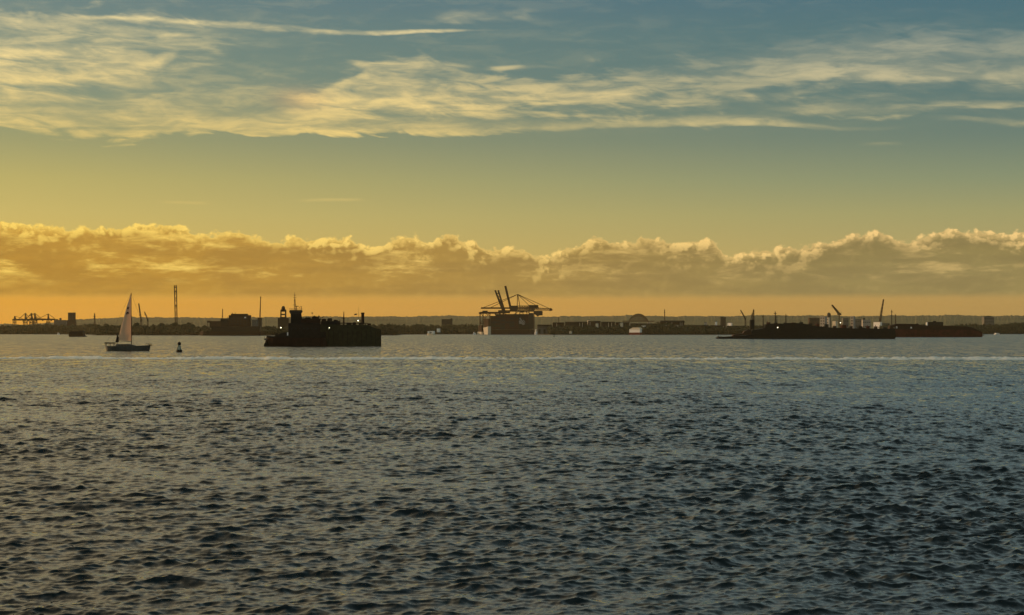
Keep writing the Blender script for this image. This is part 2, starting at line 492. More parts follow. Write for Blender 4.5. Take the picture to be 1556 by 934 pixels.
class Thing:
    """an Empty at the thing's base, with converters from survey bearings to local metres"""
    def __init__(s, name, label, cat, px, Y, z=0.0, rot=0.0, group=None):
        s.px, s.Y, s.S = px, Y, Y / F
        s.z = z
        o = bpy.data.objects.new(name, None)
        col.objects.link(o)
        o.location = ((px - 778) * s.S, Y, z)
        o.rotation_euler = (0, 0, R(rot))
        o.empty_display_size = 2
        tag(o, label, cat, group)
        s.o = o
        s.k = 1 / math.cos(R(rot))     # a turned side stays as wide as surveyed
    def x(s, px): return (px - s.px) * s.S * s.k
    def h(s, py): return (HY - py) * s.S + H - s.z
    def part(s, name, mb, m, parent=None, smooth=False):
        return mb.build(name, M[m] if isinstance(m, str) else m, parent or s.o, smooth)
    def pbox(s, name, x0, x1, y0, y1, m, dy=(-4, 4), bev=0.0, parent=None):
        """x0,x1 columns; y0 top row, y1 bottom row (None = base)"""
        return s.part(name, MB().box(s.x(x0), s.x(x1), dy[0], dy[1], (0 if y1 is None else s.h(y1)), s.h(y0), bev), m, parent)

def dup(root, loc, rz, label=None):
    r = root.copy(); col.objects.link(r); r.location = loc; r.rotation_euler = (0, 0, rz)
    if label: r['label'] = label
    for ch in list(root.children):
        c = ch.copy(); col.objects.link(c); c.parent = r
        for g in ch.children:
            d = g.copy(); col.objects.link(d); d.parent = c
    return r

# ------------------------------------------------------------------ water
WBIAS = -0.10
def build_water():
    rng = np.random.default_rng(11)
    dth = 0.00100
    half = R(21)
    th = np.arange(-half, half + dth, dth)
    rr = [26.0]
    while rr[-1] < 1300: rr.append(rr[-1] * (1 + .0012 * (1 + max(0, rr[-1] - 200) / 380)))
    while rr[-1] < 17000: rr.append(rr[-1] * 1.05)
    rr = np.array(rr)
    TH, RR = np.meshgrid(th, rr)
    X = (RR * np.sin(TH)).astype(np.float32); Y = (RR * np.cos(TH)).astype(np.float32)
    Z = np.zeros_like(X); DX = np.zeros_like(X); DY = np.zeros_like(X)
    spacing = np.maximum(rr * dth, np.gradient(rr)).astype(np.float32)
    # gusts: slow change of the chop over the surface
    gust = np.ones_like(X)
    for _ in range(9):
        lam = rng.uniform(18, 90); a = rng.uniform(0, 2 * np.pi); ph = rng.uniform(0, 6.28)
        gust += 0.085 * np.sin((X * np.cos(a) * 0.5 + Y * np.sin(a)) * 2 * np.pi / lam + ph)
    N = 230
    lams = np.exp(rng.uniform(np.log(0.15), np.log(5.5), N))
    for lam in lams:
        k = 2 * np.pi / lam
        spread = 0.62 if lam < 1.0 else 0.42
        a = -np.pi / 2 + 0.30 + rng.normal(0, spread)      # travelling towards the camera, a little from the left
        s = 0.049 * min(1.0, (0.75 / lam) ** 0.72)
        amp = s / k
        kx, ky = k * np.cos(a), k * np.sin(a)
        rows = np.nonzero(spacing < lam * 0.46)[0]
        if len(rows) == 0: continue
        i = rows[-1] + 1
        fade = np.clip((0.46 * lam - spacing[:i]) / (0.22 * lam), 0, 1)[:, None] * np.clip((1250 - rr[:i]) / 500, 0, 1)[:, None]
        ph = kx * X[:i] + ky * Y[:i] + np.float32(rng.uniform(0, 6.28))
        A_ = (amp * fade).astype(np.float32) * gust[:i]
        Z[:i] += A_ * np.cos(ph)
        q = np.float32(0.95)
        sn = A_ * np.sin(ph) * q
        DX[:i] -= sn * np.float32(np.cos(a)); DY[:i] -= sn * np.float32(np.sin(a))
    # sharpen the crests a little
    Z = Z + 0.5 * np.maximum(Z, 0) ** 2
    X += DX; Y += DY
    nr, nc = X.shape
    V = np.stack([X, Y, Z], -1).reshape(-1, 3)
    idx = np.arange(nr * nc).reshape(nr, nc)
    q = np.stack([idx[:-1, :-1], idx[:-1, 1:], idx[1:, 1:], idx[1:, :-1]], -1).reshape(-1, 4)
    # the rest of the bay: one ring of plain quads beside, behind and under the photographer
    extra_v = []; extra_q = []
    o = len(V)
    angs = np.linspace(half + dth * .2, 2 * np.pi - half, 40)
    rad = [26.0, 120, 600, 3000, 17000]
    for r_ in rad:
        for a in angs: extra_v.append((r_ * math.sin(a), r_ * math.cos(a), -0.02))
    for i in range(len(rad) - 1):
        for j in range(39):
            a0 = o + i * 40 + j
            extra_q.append((a0, a0 + 1, a0 + 41, a0 + 40))
    c0 = o + len(extra_v)
    extra_v.append((0, 0, -0.02))
    fan = [c0 + 1 + i for i in range(60)]
    for i in range(60):
        a = 2 * math.pi * i / 60
        extra_v.append((26.4 * math.sin(a), 26.4 * math.cos(a), -0.03))
    V = np.concatenate([V, np.array(extra_v, np.float32)])
    q = np.concatenate([q, np.array(extra_q)])
    tris = np.array([(c0, fan[i], fan[(i + 1) % 60]) for i in range(60)])
    me = bpy.data.meshes.new('water')
    me.vertices.add(len(V)); me.vertices.foreach_set('co', V.astype(np.float32).ravel())
    me.loops.add(q.size + tris.size)
    me.loops.foreach_set('vertex_index', np.concatenate([q.ravel()[:], tris.ravel()]).astype(np.int32))
    me.polygons.add(len(q) + len(tris))
    st = np.concatenate([np.arange(len(q)) * 4, q.size + np.arange(len(tris)) * 3]).astype(np.int32)
    me.polygons.foreach_set('loop_start', st)
    me.polygons.foreach_set('use_smooth', np.ones(len(st), bool))
    me.update(calc_edges=True)
    me.validate()
    o = bpy.data.objects.new('water', me); col.objects.link(o)
    o['kind'] = 'structure'
    m = bpy.data.materials.new('sea_water'); m.use_nodes = True
    t = m.node_tree; n = NT(t); b = t.nodes['Principled BSDF']
    b.inputs['Base Color'].default_value = (.004, .010, .011, 1)
    b.inputs['Roughness'].default_value = .08
    b.inputs['IOR'].default_value = 1.333
    geo = n.new('ShaderNodeNewGeometry')
    dist = n.new('ShaderNodeVectorMath', operation='LENGTH'); n.put(dist.inputs[0], geo.outputs['Position'])
    d = dist.outputs['Value']
    mp = n.new('ShaderNodeMapping'); n.put(mp.inputs[0], geo.outputs['Position'])
    mp.inputs['Rotation'].default_value = (0, 0, R(9)); mp.inputs['Scale'].default_value = (.40, 1.0, 1.0)
    # wavelets too small for the mesh tilt the surface directly; more of them count with distance
    def slopes(scale, detail, rough, amp):
        q = n.new('ShaderNodeTexNoise'); n.put(q.inputs['Vector'], mp.outputs[0])
        q.inputs['Scale'].default_value = scale; q.inputs['Detail'].default_value = detail; q.inputs['Roughness'].default_value = rough
        v = n.new('ShaderNodeVectorMath', operation='SUBTRACT'); n.put(v.inputs[0], q.outputs['Color']); v.inputs[1].default_value = (.5, .5, .5)
        w_ = n.new('ShaderNodeVectorMath', operation='SCALE'); n.put(w_.inputs[0], v.outputs[0]); n.put(w_.inputs['Scale'], amp)
        return w_.outputs[0]
    def vadd(a, b_):
        v = n.new('ShaderNodeVectorMath', operation='ADD'); n.put(v.inputs[0], a); n.put(v.inputs[1], b_); return v.outputs[0]
    sl = vadd(slopes(3.4, 5.0, .68, n.mr(d, 60, 300, 0.30, 0.50)), slopes(1.3, 3.0, .6, n.mr(d, 60, 500, 0.20, 1.0)))
    sl = vadd(sl, slopes(0.32, 3.0, .6, n.mr(d, 350, 1300, 0.0, 0.9)))
    mp = n.new('ShaderNodeMapping'); n.put(mp.inputs[0], geo.outputs['Position'])     # wind streaks, drawn out down the wind
    mp.inputs['Rotation'].default_value = (0, 0, R(4)); mp.inputs['Scale'].default_value = (.35, .028, 1.0)
    sl = vadd(sl, slopes(2.0, 3.0, .7, n.mr(d, 180, 500, 0.0, 1.7)))
    mp = n.new('ShaderNodeMapping'); n.put(mp.inputs[0], geo.outputs['Position'])     # cat's-paws between the two scales
    mp.inputs['Rotation'].default_value = (0, 0, R(-5)); mp.inputs['Scale'].default_value = (1.1, .22, 1.0)
    sl = vadd(sl, slopes(1.7, 3.0, .7, n.mr(d, 70, 180, 0.15, 1.1)))
    mp = n.new('ShaderNodeMapping'); n.put(mp.inputs[0], geo.outputs['Position'])     # fine wind ripples riding on the chop
    mp.inputs['Rotation'].default_value = (0, 0, R(7)); mp.inputs['Scale'].default_value = (2.6, 1.0, 1.0)
    sl = vadd(sl, slopes(1.6, 4.0, .72, n.mr(d, 80, 260, 0.42, 0.30)))
    flat = n.new('ShaderNodeVectorMath', operation='MULTIPLY'); n.put(flat.inputs[0], sl); flat.inputs[1].default_value = (.8, 1.0, 0)
    tot = vadd(vadd(geo.outputs['Normal'], flat.outputs[0]), n.xyz(0.0, n.mr(d, 40, 700, WBIAS * .25, WBIAS * 1.3), 0.0))
    nn = n.new('ShaderNodeVectorMath', operation='NORMALIZE'); n.put(nn.inputs[0], tot)
    t.links.new(nn.outputs[0], b.inputs['Normal'])
    n.put(b.inputs['Roughness'], n.mr(d, 60, 1500, 0.035, 0.16, smooth=False))
    me.materials.append(m)
    return o
build_water()

# ------------------------------------------------------------------ land and hills
SHORE = [(-700, 5200), (-200, 4700), (60, 4700), (128, 4650), (140, 3900), (150, 3520), (300, 3420), (330, 3300), (470, 3300), (600, 3500),
         (612, 4300), (690, 4750), (740, 4700), (812, 4350), (830, 4020), (1100, 4000), (1400, 4250), (1480, 4800), (1556, 5000), (1900, 5200), (2400, 5400)]
def shore_Y(px):
    for (a, ya), (b, yb) in zip(SHORE, SHORE[1:]):
        if a <= px <= b: return ya + (yb - ya) * (px - a) / (b - a)
    return 5000
def build_land():
    mb = MB()
    pxs = np.arange(-700, 2401, 8)
    rows = []
    rnd = random.Random(4)
    for px in pxs:
        Y = shore_Y(px) + rnd.uniform(-6, 6)
        s = (px - 778) / F
        rows.append([(s * Y, Y, -1.0), (s * Y, Y + .5, 1.5 + rnd.uniform(-.3, .3)), (s * (Y + 60), Y + 60, 2.2), (s * 14500, 14500, 3.0)])
    vs = [p for r_ in rows for p in r_]
    fs = []
    for i in range(len(rows) - 1):
        for j in range(3):
            a = i * 4 + j
            fs.append((a, a + 4, a + 5, a + 1))
    mb.raw(vs, fs)
    m = mat('shore_ground', (.03, .026, .018), .95, var=.4, scale=.02)
    o = mb.build('ground', m); o['kind'] = 'structure'
build_land()

def build_hills():
    rng = np.random.default_rng(5)
    pxs = np.arange(-520, 2100, 1.6)
    prof = [(-520, 494), (40, 493), (95, 488), (118, 484.2), (200, 482.3), (300, 482.6), (420, 481.8), (560, 480.8), (640, 480.2), (720, 480.6), (860, 480.6), (960, 480), (1050, 480.2), (1120, 479.6), (1300, 479.6), (1556, 479.4), (2100, 481)]
    py = np.interp(pxs, [p[0] for p in prof], [p[1] for p in prof])
    ridge = np.zeros_like(pxs)
    for lam, a in ((240, .5), (97, .4), (45, .28), (21, .2), (9, .16), (5, .14)):
        ridge += a * np.sin(pxs * 2 * np.pi / lam + rng.uniform(0, 6.28))
    ridge += rng.normal(0, .16, len(pxs))
    py = py + ridge
    Y0 = 11600.0
    ztop = (HY - py) * 12400 / F + H
    nrow = 14
    V = []
    for r_ in range(nrow):
        s = r_ / (nrow - 1)
        Y = 9800 + 2600 * s if r_ < nrow - 1 else 12400
        prof_s = math.sin(s * math.pi / 2) ** 1.1
        z = 1 + (ztop - 1) * prof_s + rng.normal(0, 2.0, len(pxs)) * (0.3 + s * .7) * (0 if r_ in (0,) else 1) * (r_ < nrow - 1)
        V.append(np.stack([(pxs - 778) / F * Y, np.full_like(pxs, Y), z], -1))
    V.append(np.stack([(pxs - 778) / F * 13600, np.full_like(pxs, 13600.0), np.full_like(pxs, -1.0)], -1))
    V = np.concatenate(V); n = len(pxs); idx = np.arange(len(V)).reshape(nrow + 1, n)
    q = np.stack([idx[:-1, :-1], idx[:-1, 1:], idx[1:, 1:], idx[1:, :-1]], -1).reshape(-1, 4)
    mb = MB().raw(V.tolist(), q.tolist())
    o = mb.build('hills', mat('hill_forest', (.080, .080, .036), .95, var=.3, scale=.004)); o['kind'] = 'structure'
build_hills()

# ------------------------------------------------------------------ woods and trees
def ico():
    import bmesh
    bm = bmesh.new(); bmesh.ops.create_icosphere(bm, subdivisions=2, radius=1.0)
    v = np.array([x.co[:] for x in bm.verts]); f = np.array([[q.index for q in x.verts] for x in bm.faces]); bm.free()
    return v, f
ICO_V, ICO_F = ico()
def crown(rng, cx, cy_, cz, rx, rz, leaves=70, size=1.1):
    """one tree crown: a lumpy core full of gaps at the rim, with leaf clumps standing off it"""
    V = ICO_V * (0.72 + 0.30 * rng.random((len(ICO_V), 1)))
    V = V * np.array([rx, rx, rz]) + np.array([cx, cy_, cz])
    vs = [V]; fs = ICO_F.tolist(); o = len(V)
    d = rng.normal(size=(leaves, 3)); d /= np.linalg.norm(d, axis=1)[:, None]
    r_ = 0.78 + 0.34 * rng.random((leaves, 1))
    c = d * r_ * np.array([rx, rx, rz]) + np.array([cx, cy_, cz])
    for k in range(leaves):
        a = rng.normal(size=3); a /= np.linalg.norm(a); b = np.cross(a, rng.normal(size=3)); b /= np.linalg.norm(b) + 1e-6
        s = size * rng.uniform(.5, 1.2)
        vs.append(np.array([c[k] + a * s, c[k] + b * s, c[k] - a * s, c[k] - b * s]))
        fs.append([o, o + 1, o + 2, o + 3]); o += 4
    return np.concatenate(vs).tolist(), fs

def woods(name, label, spans, seed, step=5.2, depth=45):
    """spans: (px, canopy row) outline of the wood's skyline"""
    rng = np.random.default_rng(seed)
    mb = MB()
    x0, x1 = spans[0][0], spans[-1][0]
    px = x0
    while px < x1:
        Ys = shore_Y(px)
        S = Ys / F
        rowtop = np.interp(px, [s[0] for s in spans], [s[1] for s in spans])
        ztop = (HY - rowtop) * S + H
        for k in range(2):
            Y = Ys + 14 + depth * k * .5 + rng.uniform(-8, 8)
            zt = ztop - rng.uniform(0, 5.5) - (4.5 if k == 0 else 0)
            rz = rng.uniform(.30, .42) * zt; rx = rng.uniform(5.0, 8.5)
            mb.raw(*crown(rng, (px - 778) / F * Y, Y, zt - rz, rx, rz, 40, 1.3))
        # understorey closes the foot of the wood
        mb.raw(*crown(rng, (px - 778) / F * (Ys + 8), Ys + 8, ztop * .22 + 1, 6.5, ztop * .30, 16, 1.2))
        px += step / S * rng.uniform(.8, 1.25)
    o = mb.build(name, M['leaf'])
    tag(o, label, 'wood', kind='stuff')
    return o
woods('shore_woods', 'low dark wood along the shore below the port cranes at the far left', [(-60, 491), (5, 491.5), (20, 492.5), (45, 492), (66, 490.5), (90, 491.5), (110, 491), (135, 491)], 1)
woods('shore_woods', 'bumpy dark wood on the shore between the sailboat and the moored dredger', [(133, 490.5), (155, 490), (185, 491), (205, 490.5), (230, 491.5), (265, 490), (290, 490), (318, 494)], 2)
woods('shore_woods', 'dark wood on the shore behind the tug and barge', [(385, 492), (420, 494), (470, 492), (540, 492), (575, 490.5), (606, 491.5)], 3)
woods('shore_woods', 'level dark wood on the shore left of the container cranes', [(600, 491), (640, 491), (655, 491.5), (690, 491), (726, 491)], 4)
woods('shore_woods', 'dark trees massed behind the piers beneath the steel arch bridge', [(836, 493), (930, 493), (975, 490), (1000, 487.5), (1020, 489), (1060, 494), (1100, 493), (1130, 494), (1170, 491), (1240, 491)], 6)
woods('shore_woods', 'dark wood on the shore behind the red barge at the right', [(1340, 491), (1380, 490.5), (1430, 492), (1460, 490), (1500, 490.5), (1530, 490), (1545, 488), (1600, 489), (1700, 490)], 7)

def tree_proto(seed, htree, rx):
    rng = np.random.default_rng(seed)
    root = bpy.data.objects.new('broadleaf_tree', None); col.objects.link(root)
    tr = MB().bar((0, 0, 0), (rng.uniform(-.4, .4), 0, htree * .55), .9, .45, 7)
    for k in range(5):
        a = rng.uniform(0, 6.28)
        tr.bar((0, 0, htree * rng.uniform(.3, .45)), (rx * .6 * math.cos(a), rx * .6 * math.sin(a), htree * rng.uniform(.6, .8)), .35, .12, 5)
    tr.build('trunk', M['bark'], root)
    cm = MB()
    cm.raw(*crown(rng, 0, 0, htree * .66, rx * .8, htree * .30, 90, .9))
    for k in range(6):
        a = rng.uniform(0, 6.28)
        cm.raw(*crown(rng, rx * .6 * math.cos(a), rx * .6 * math.sin(a), htree * rng.uniform(.5, .82), rx * .45, htree * .15, 50, .8))
    cm.build('crown', M['leaf'], root)
    return root
TG = 'separate round-crowned trees standing out along the far shore'
def plant(label, hm, rx, px, seed, back=2):
    Y = shore_Y(px) + back
    t = tree_proto(seed, hm, rx)
    t.location = ((px - 778) / F * Y, Y, 2.0); tag(t, label, 'tree', TG)
    return t
plant('broad round-crowned tree rising beside the sailboat mast', 24, 7, 207, 21, 60)
plant('rounded tree just right of the slender lattice tower foot', 25, 7, 287, 22, 60)
plant('wide tree crown at the foot of the slender lattice tower', 25, 9, 264, 23, 60)
plant('round tree midway between the sailboat and the lattice tower', 23, 8, 247, 24, 50)
plant('hump of a tall tree between the barge and the dark square block', 26, 7, 641, 25, 40)
plant('broad tree crown topping the wood right of the arch bridge', 26, 11, 1004, 26, 60)
plant('tall rounded tree at the right edge of the far shore', 27, 12, 1545, 27, 40)
plant('round tree close to the right of the square block on the right shore', 23, 8, 1526, 28, 40)

# ------------------------------------------------------------------ haze
def build_haze():
    o = MB().box(-9000, 9000, -400, 15500, -4, 190).build('haze', bpy.data.materials.new('haze_air'))
    o['kind'] = 'stuff'; o['label'] = 'thin warm evening haze over the harbour'; o['category'] = 'haze'
    m = o.data.materials[0]; m.use_nodes = True; t = m.node_tree; t.nodes.clear()
    v = t.nodes.new('ShaderNodeVolumePrincipled'); out = t.nodes.new('ShaderNodeOutputMaterial')
    v.inputs['Color'].default_value = (.95, .84, .52, 1)
    v.inputs['Density'].default_value = HAZE
    v.inputs['Anisotropy'].default_value = .35
    t.links.new(v.outputs[0], out.inputs['Volume'])
HAZE = 1.6e-5
build_haze()

# ================================================================== THINGS
# ---- foam line left by a passing boat
def build_wake():
    rng = np.random.default_rng(3)
    mb = MB()
    xs = np.arange(-200, 200, .45); n = len(xs)
    def sm(k, a):
        r_ = np.convolve(rng.normal(size=n + k * 2), np.hanning(k) / np.hanning(k).sum(), 'same')[k:k + n]
        return a * r_ / r_.std()
    for row, (off, base_) in enumerate(((0, .42), (7, .30), (15, .22))):
        hg = np.clip(base_ - .09 + sm(4, .09) + sm(14, .10) + sm(70, .15), -.2, .75)
        yc = 520 - 0.045 * (xs + 160) + off + sm(160, 3.0) + sm(9, .15)
        dp = np.clip(.8 + sm(20, .2), .3, 1.4)
        vs = []
        for i in range(n):
            vs += [(xs[i], yc[i] - dp[i] * 3.4, -.1), (xs[i], yc[i] - dp[i] * 1.5, hg[i] * .55), (xs[i], yc[i] + dp[i] * .4, hg[i]), (xs[i], yc[i] + dp[i] * 1.6, -.3)]
        fs = [(i * 4 + j, i * 4 + j + 4, i * 4 + j + 5, i * 4 + j + 1) for i in range(n - 1) for j in range(3)]
        mb.raw(vs, fs)
    for _ in range(260):     # loose flecks around the line
        xx = rng.uniform(-190, 190); Yc = 520 - 0.045 * (xx + 160) + rng.normal(4, 11)
        s = rng.uniform(.15, .6)
        mb.raw([(xx - s * 2, Yc, .0), (xx, Yc - s, .05), (xx + s * 2, Yc, .0), (xx, Yc + s, .04), (xx, Yc, .16)], [(0, 1, 4), (1, 2, 4), (2, 3, 4), (3, 0, 4)])
    o = mb.build('wake_foam', M['foam'], smooth=True)
    tag(o, 'long pale line of broken foam, the wake of a passed boat, crossing the whole water', 'wake', kind='stuff')
build_wake()

def hull(T, x0, x1, zdeck, beam, bow_r=0, bow_l=0, rake=0, draft=1.0, sheer_l=0, sheer_r=0, n=18):
    """ship shaped hull between local x0 and x1: tapered ends, flared sides"""
    vs = []; fs = []
    L = x1 - x0
    for i in range(n + 1):
        s = i / n
        x = x0 + L * s
        b = 1.0
        if bow_l: b = min(b, max(0, math.sin(min(1, (x - x0) / bow_l) * math.pi / 2)) ** .7 if x < x0 + bow_l else 1)
        if bow_r: b = min(b, max(0, math.sin(min(1, (x1 - x) / bow_r) * math.pi / 2)) ** .7 if x > x1 - bow_r else 1)
        b = max(b, .04)
        zd = zdeck + sheer_l * (1 - s) ** 4 + sheer_r * s ** 4
        sx = (rake * (1 - 2 * s)) * (1 if (s < .15 or s > .85) else 0)
        hb = beam / 2 * b
        vs += [(x + sx, -hb * .75, -draft), (x + sx * .4, -hb * .93, .4), (x, -hb, zd), (x, hb, zd), (x + sx * .4, hb * .93, .4), (x + sx, hb * .75, -draft)]
    for i in range(n):
        for j in range(5):
            a = i * 6 + j
            fs.append((a, a + 6, a + 7, a + 1))
        fs.append((i * 6 + 5, i * 6 + 11, i * 6 + 6, i * 6))
    fs.append((0, 1, 2, 3, 4, 5)); fs.append(tuple(n * 6 + k for k in (5, 4, 3, 2, 1, 0)))
    return MB().raw(vs, fs)

def rail(T, x0, x1, y, z, hgt=1.1, step=2.0, w=.09):
    mb = MB()
    mb.bar((x0, y, z + hgt), (x1, y, z + hgt), w); mb.bar((x0, y, z + hgt * .5), (x1, y, z + hgt * .5), w * .7)
    n = max(1, int((x1 - x0) / step))
    for i in range(n + 1):
        x = x0 + (x1 - x0) * i / n
        mb.bar((x, y, z), (x, y, z + hgt), w)
    return mb

def lamp(T, px, py, r=.42, y=-6, parent=None):
    """a working light: housing bracket with a glowing bulb"""
    z = T.h(py); x = T.x(px)
    fx = T.part('deck_lamp', MB().box(x - r * .8, x + r * .8, y + r, y + r * 1.8, z - r, z + r).bar((x, y + r * 1.4, z - r * 4), (x, y + r * 1.4, z - r), r * .4), 'darkgrey', parent)
    T.part('bulb', MB().lathe([(r * .3, z - r), (r * .9, z - r * .5), (r, z), (r * .9, z + r * .5), (r * .3, z + r)], x, y, 10), 'lamp', fx, True)

# ---- sailboat
def sailboat():
    T = Thing('sailboat', 'white-sailed sloop with dark hull sailing on the left of the bay', 'sailboat', 194, 723)
    x, h = T.x, T.h
    hl = hull(T, x(160), x(229), h(525.6), 4.2, bow_r=8, bow_l=2.0, rake=1.0, draft=.6, sheer_r=.45, sheer_l=.0)
    T.part('hull', hl, 'navy')
    T.part('cabin', MB().prism([(x(176), h(526)), (x(178), h(522.6)), (x(196), h(522.4)), (x(205), h(524.3)), (x(207), h(526))], -1.2, 1.2), 'grey')
    cabin = T.o.children[-1]
    for k in range(4):
        T.part('window', MB().box(x(181 + k * 4.4), x(183.6 + k * 4.4), -1.23, -1.20, h(525.0), h(523.6)), 'glass', cabin)
    T.part('mast', MB().bar((x(200), 0, h(525)), (x(199.2), 0, h(444.5)), .32, .18, 8), 'brown')
    T.part('boom', MB().bar((x(200), 0, h(519)), (x(179), 0, h(517.6)), .24, .18, 6), 'brown')
    # mainsail: cambered cloth with its own thickness
    lu = [(199.6, 518), (199.2, 447)]
    le = [(198.7, 446.5), (196, 455), (193, 464), (190, 475), (187, 486), (184, 496), (182, 505), (180.6, 512), (180.2, 516.6)]
    vs = []; fs = []; nseg = len(le); m_ = 6
    for side in (0, .03):
        for i, (ex, ey) in enumerate(le):
            t = i / (nseg - 1)
            lx = lu[1][0] + (lu[0][0] - lu[1][0]) * t; ly = lu[1][1] + (lu[0][1] - lu[1][1]) * t
            for j in range(m_ + 1):
                s = j / m_
                vs.append((x(lx + (ex - lx) * s), -.9 * math.sin(s * math.pi) ** .8 * t - side, h(ly + (ey - ly) * s)))
    o = nseg * (m_ + 1)
    for i in range(nseg - 1):
        for j in range(m_):
            a = i * (m_ + 1) + j
            fs.append((a, a + 1, a + m_ + 2, a + m_ + 1)); fs.append((a + o, a + m_ + 1 + o, a + m_ + 2 + o, a + 1 + o))
    s_ = T.part('mainsail', MB().raw(vs, fs), 'sail', smooth=True)
    def mk(pts):
        return MB().prism([(x(a), h(b)) for a, b in pts], -1.02, -.98)
    T.part('sail_emblem', mk([(193.6, 468.2), (195.0, 465.6), (196.8, 467), (196.2, 469.6), (194.4, 470)]), 'sailmark', s_)
    T.part('sail_emblem', mk([(192.2, 476.8), (193.6, 473.4), (196.4, 473.8), (196.8, 477.0), (195.2, 476.0), (193.8, 478.0)]), 'sailmark', s_)
    rg = MB()
    rg.bar((x(199.2), 0, h(445)), (x(228.5), 0, h(524)), .05)
    T.part('forestay', rg, 'darkgrey')
    T.part('backstay', MB().bar((x(199.2), 0, h(445)), (x(160), 0, h(524.5)), .05), 'darkgrey')
    T.part('shrouds', MB().bar((x(199.4), 0, h(470)), (x(201), -2, h(525)), .05).bar((x(199.4), 0, h(470)), (x(201), 2, h(525)), .05), 'darkgrey')
    T.part('spreader', MB().bar((x(199.4), -1.1, h(480)), (x(199.4), 1.1, h(480)), .12), 'darkgrey')
    # bimini over the cockpit and the radar pole by the helm
    T.part('bimini', MB().box(x(160), x(174.5), -1.4, 1.4, h(521.8), h(520.0), .15), 'black')
    b = T.o.children[-1]
    for px in (161, 167, 173.5):
        for yy in (-1.3, 1.3):
            T.part('bimini_post', MB().bar((x(px), yy, h(526)), (x(px), yy, h(521.5)), .16), 'darkgrey', b)
    T.part('radar_mast', MB().bar((x(177.3), .8, h(526)), (x(177.3), .8, h(508)), .30, .22, 8), 'darkgrey')
    T.part('radar_dome', MB().lathe([(.1, h(509.5)), (.5, h(508.8)), (.5, h(507.4)), (.2, h(506.6))], x(177.3), .8, 12), 'darkgrey', T.o.children[-1])
    T.part('furled_sail', MB().prism([(x(175.5), h(520)), (x(178.5), h(508)), (x(180.3), h(512)), (x(180.5), h(519.5))], -.25, .35), 'black')
    T.part('bow_rail', rail(T, x(222), x(230.5), -.5, h(524.5), .8, 1.0, .10), 'darkgrey')
    T.part('anchor', MB().bar((x(227), 0, h(523.6)), (x(231.6), 0, h(524.6)), .3, .2).bar((x(231), -.4, h(525.4)), (x(231), .4, h(523.8)), .2), 'darkgrey')
sailboat()

# ---- buoy
def buoy():
    T = Thing('channel_buoy', 'small dark buoy with a round top floating right of the sailboat', 'buoy', 272.5, 678)
    x, h = T.x, T.h
    r = (x(277) - x(268)) / 2
    T.part('float', MB().lathe([(r * .8, -.6), (r, -.1), (r, h(531.6)), (r * .9, h(531.1))], n=20), 'black', smooth=False)
    tw = MB()
    for k in range(4):
        a = math.pi / 4 + k * math.pi / 2
        tw.bar((r * .82 * math.cos(a), r * .82 * math.sin(a), h(531.2)), (r * .38 * math.cos(a), r * .38 * math.sin(a), h(523.5)), .14)
    T.part('tower', tw, 'darkgrey')
    T.part('panel', MB().lathe([(r * .74, h(531.0)), (r * .42, h(524.2)), (r * .3, h(524.1))], n=12), 'buoyband', T.o.children[-1])
    T.part('lantern', MB().lathe([(.2, h(524.4)), (r * .55, h(523.6)), (r * .62, h(521.8)), (r * .52, h(520.2)), (.15, h(519.2))], n=14), 'black', smooth=True)
buoy()

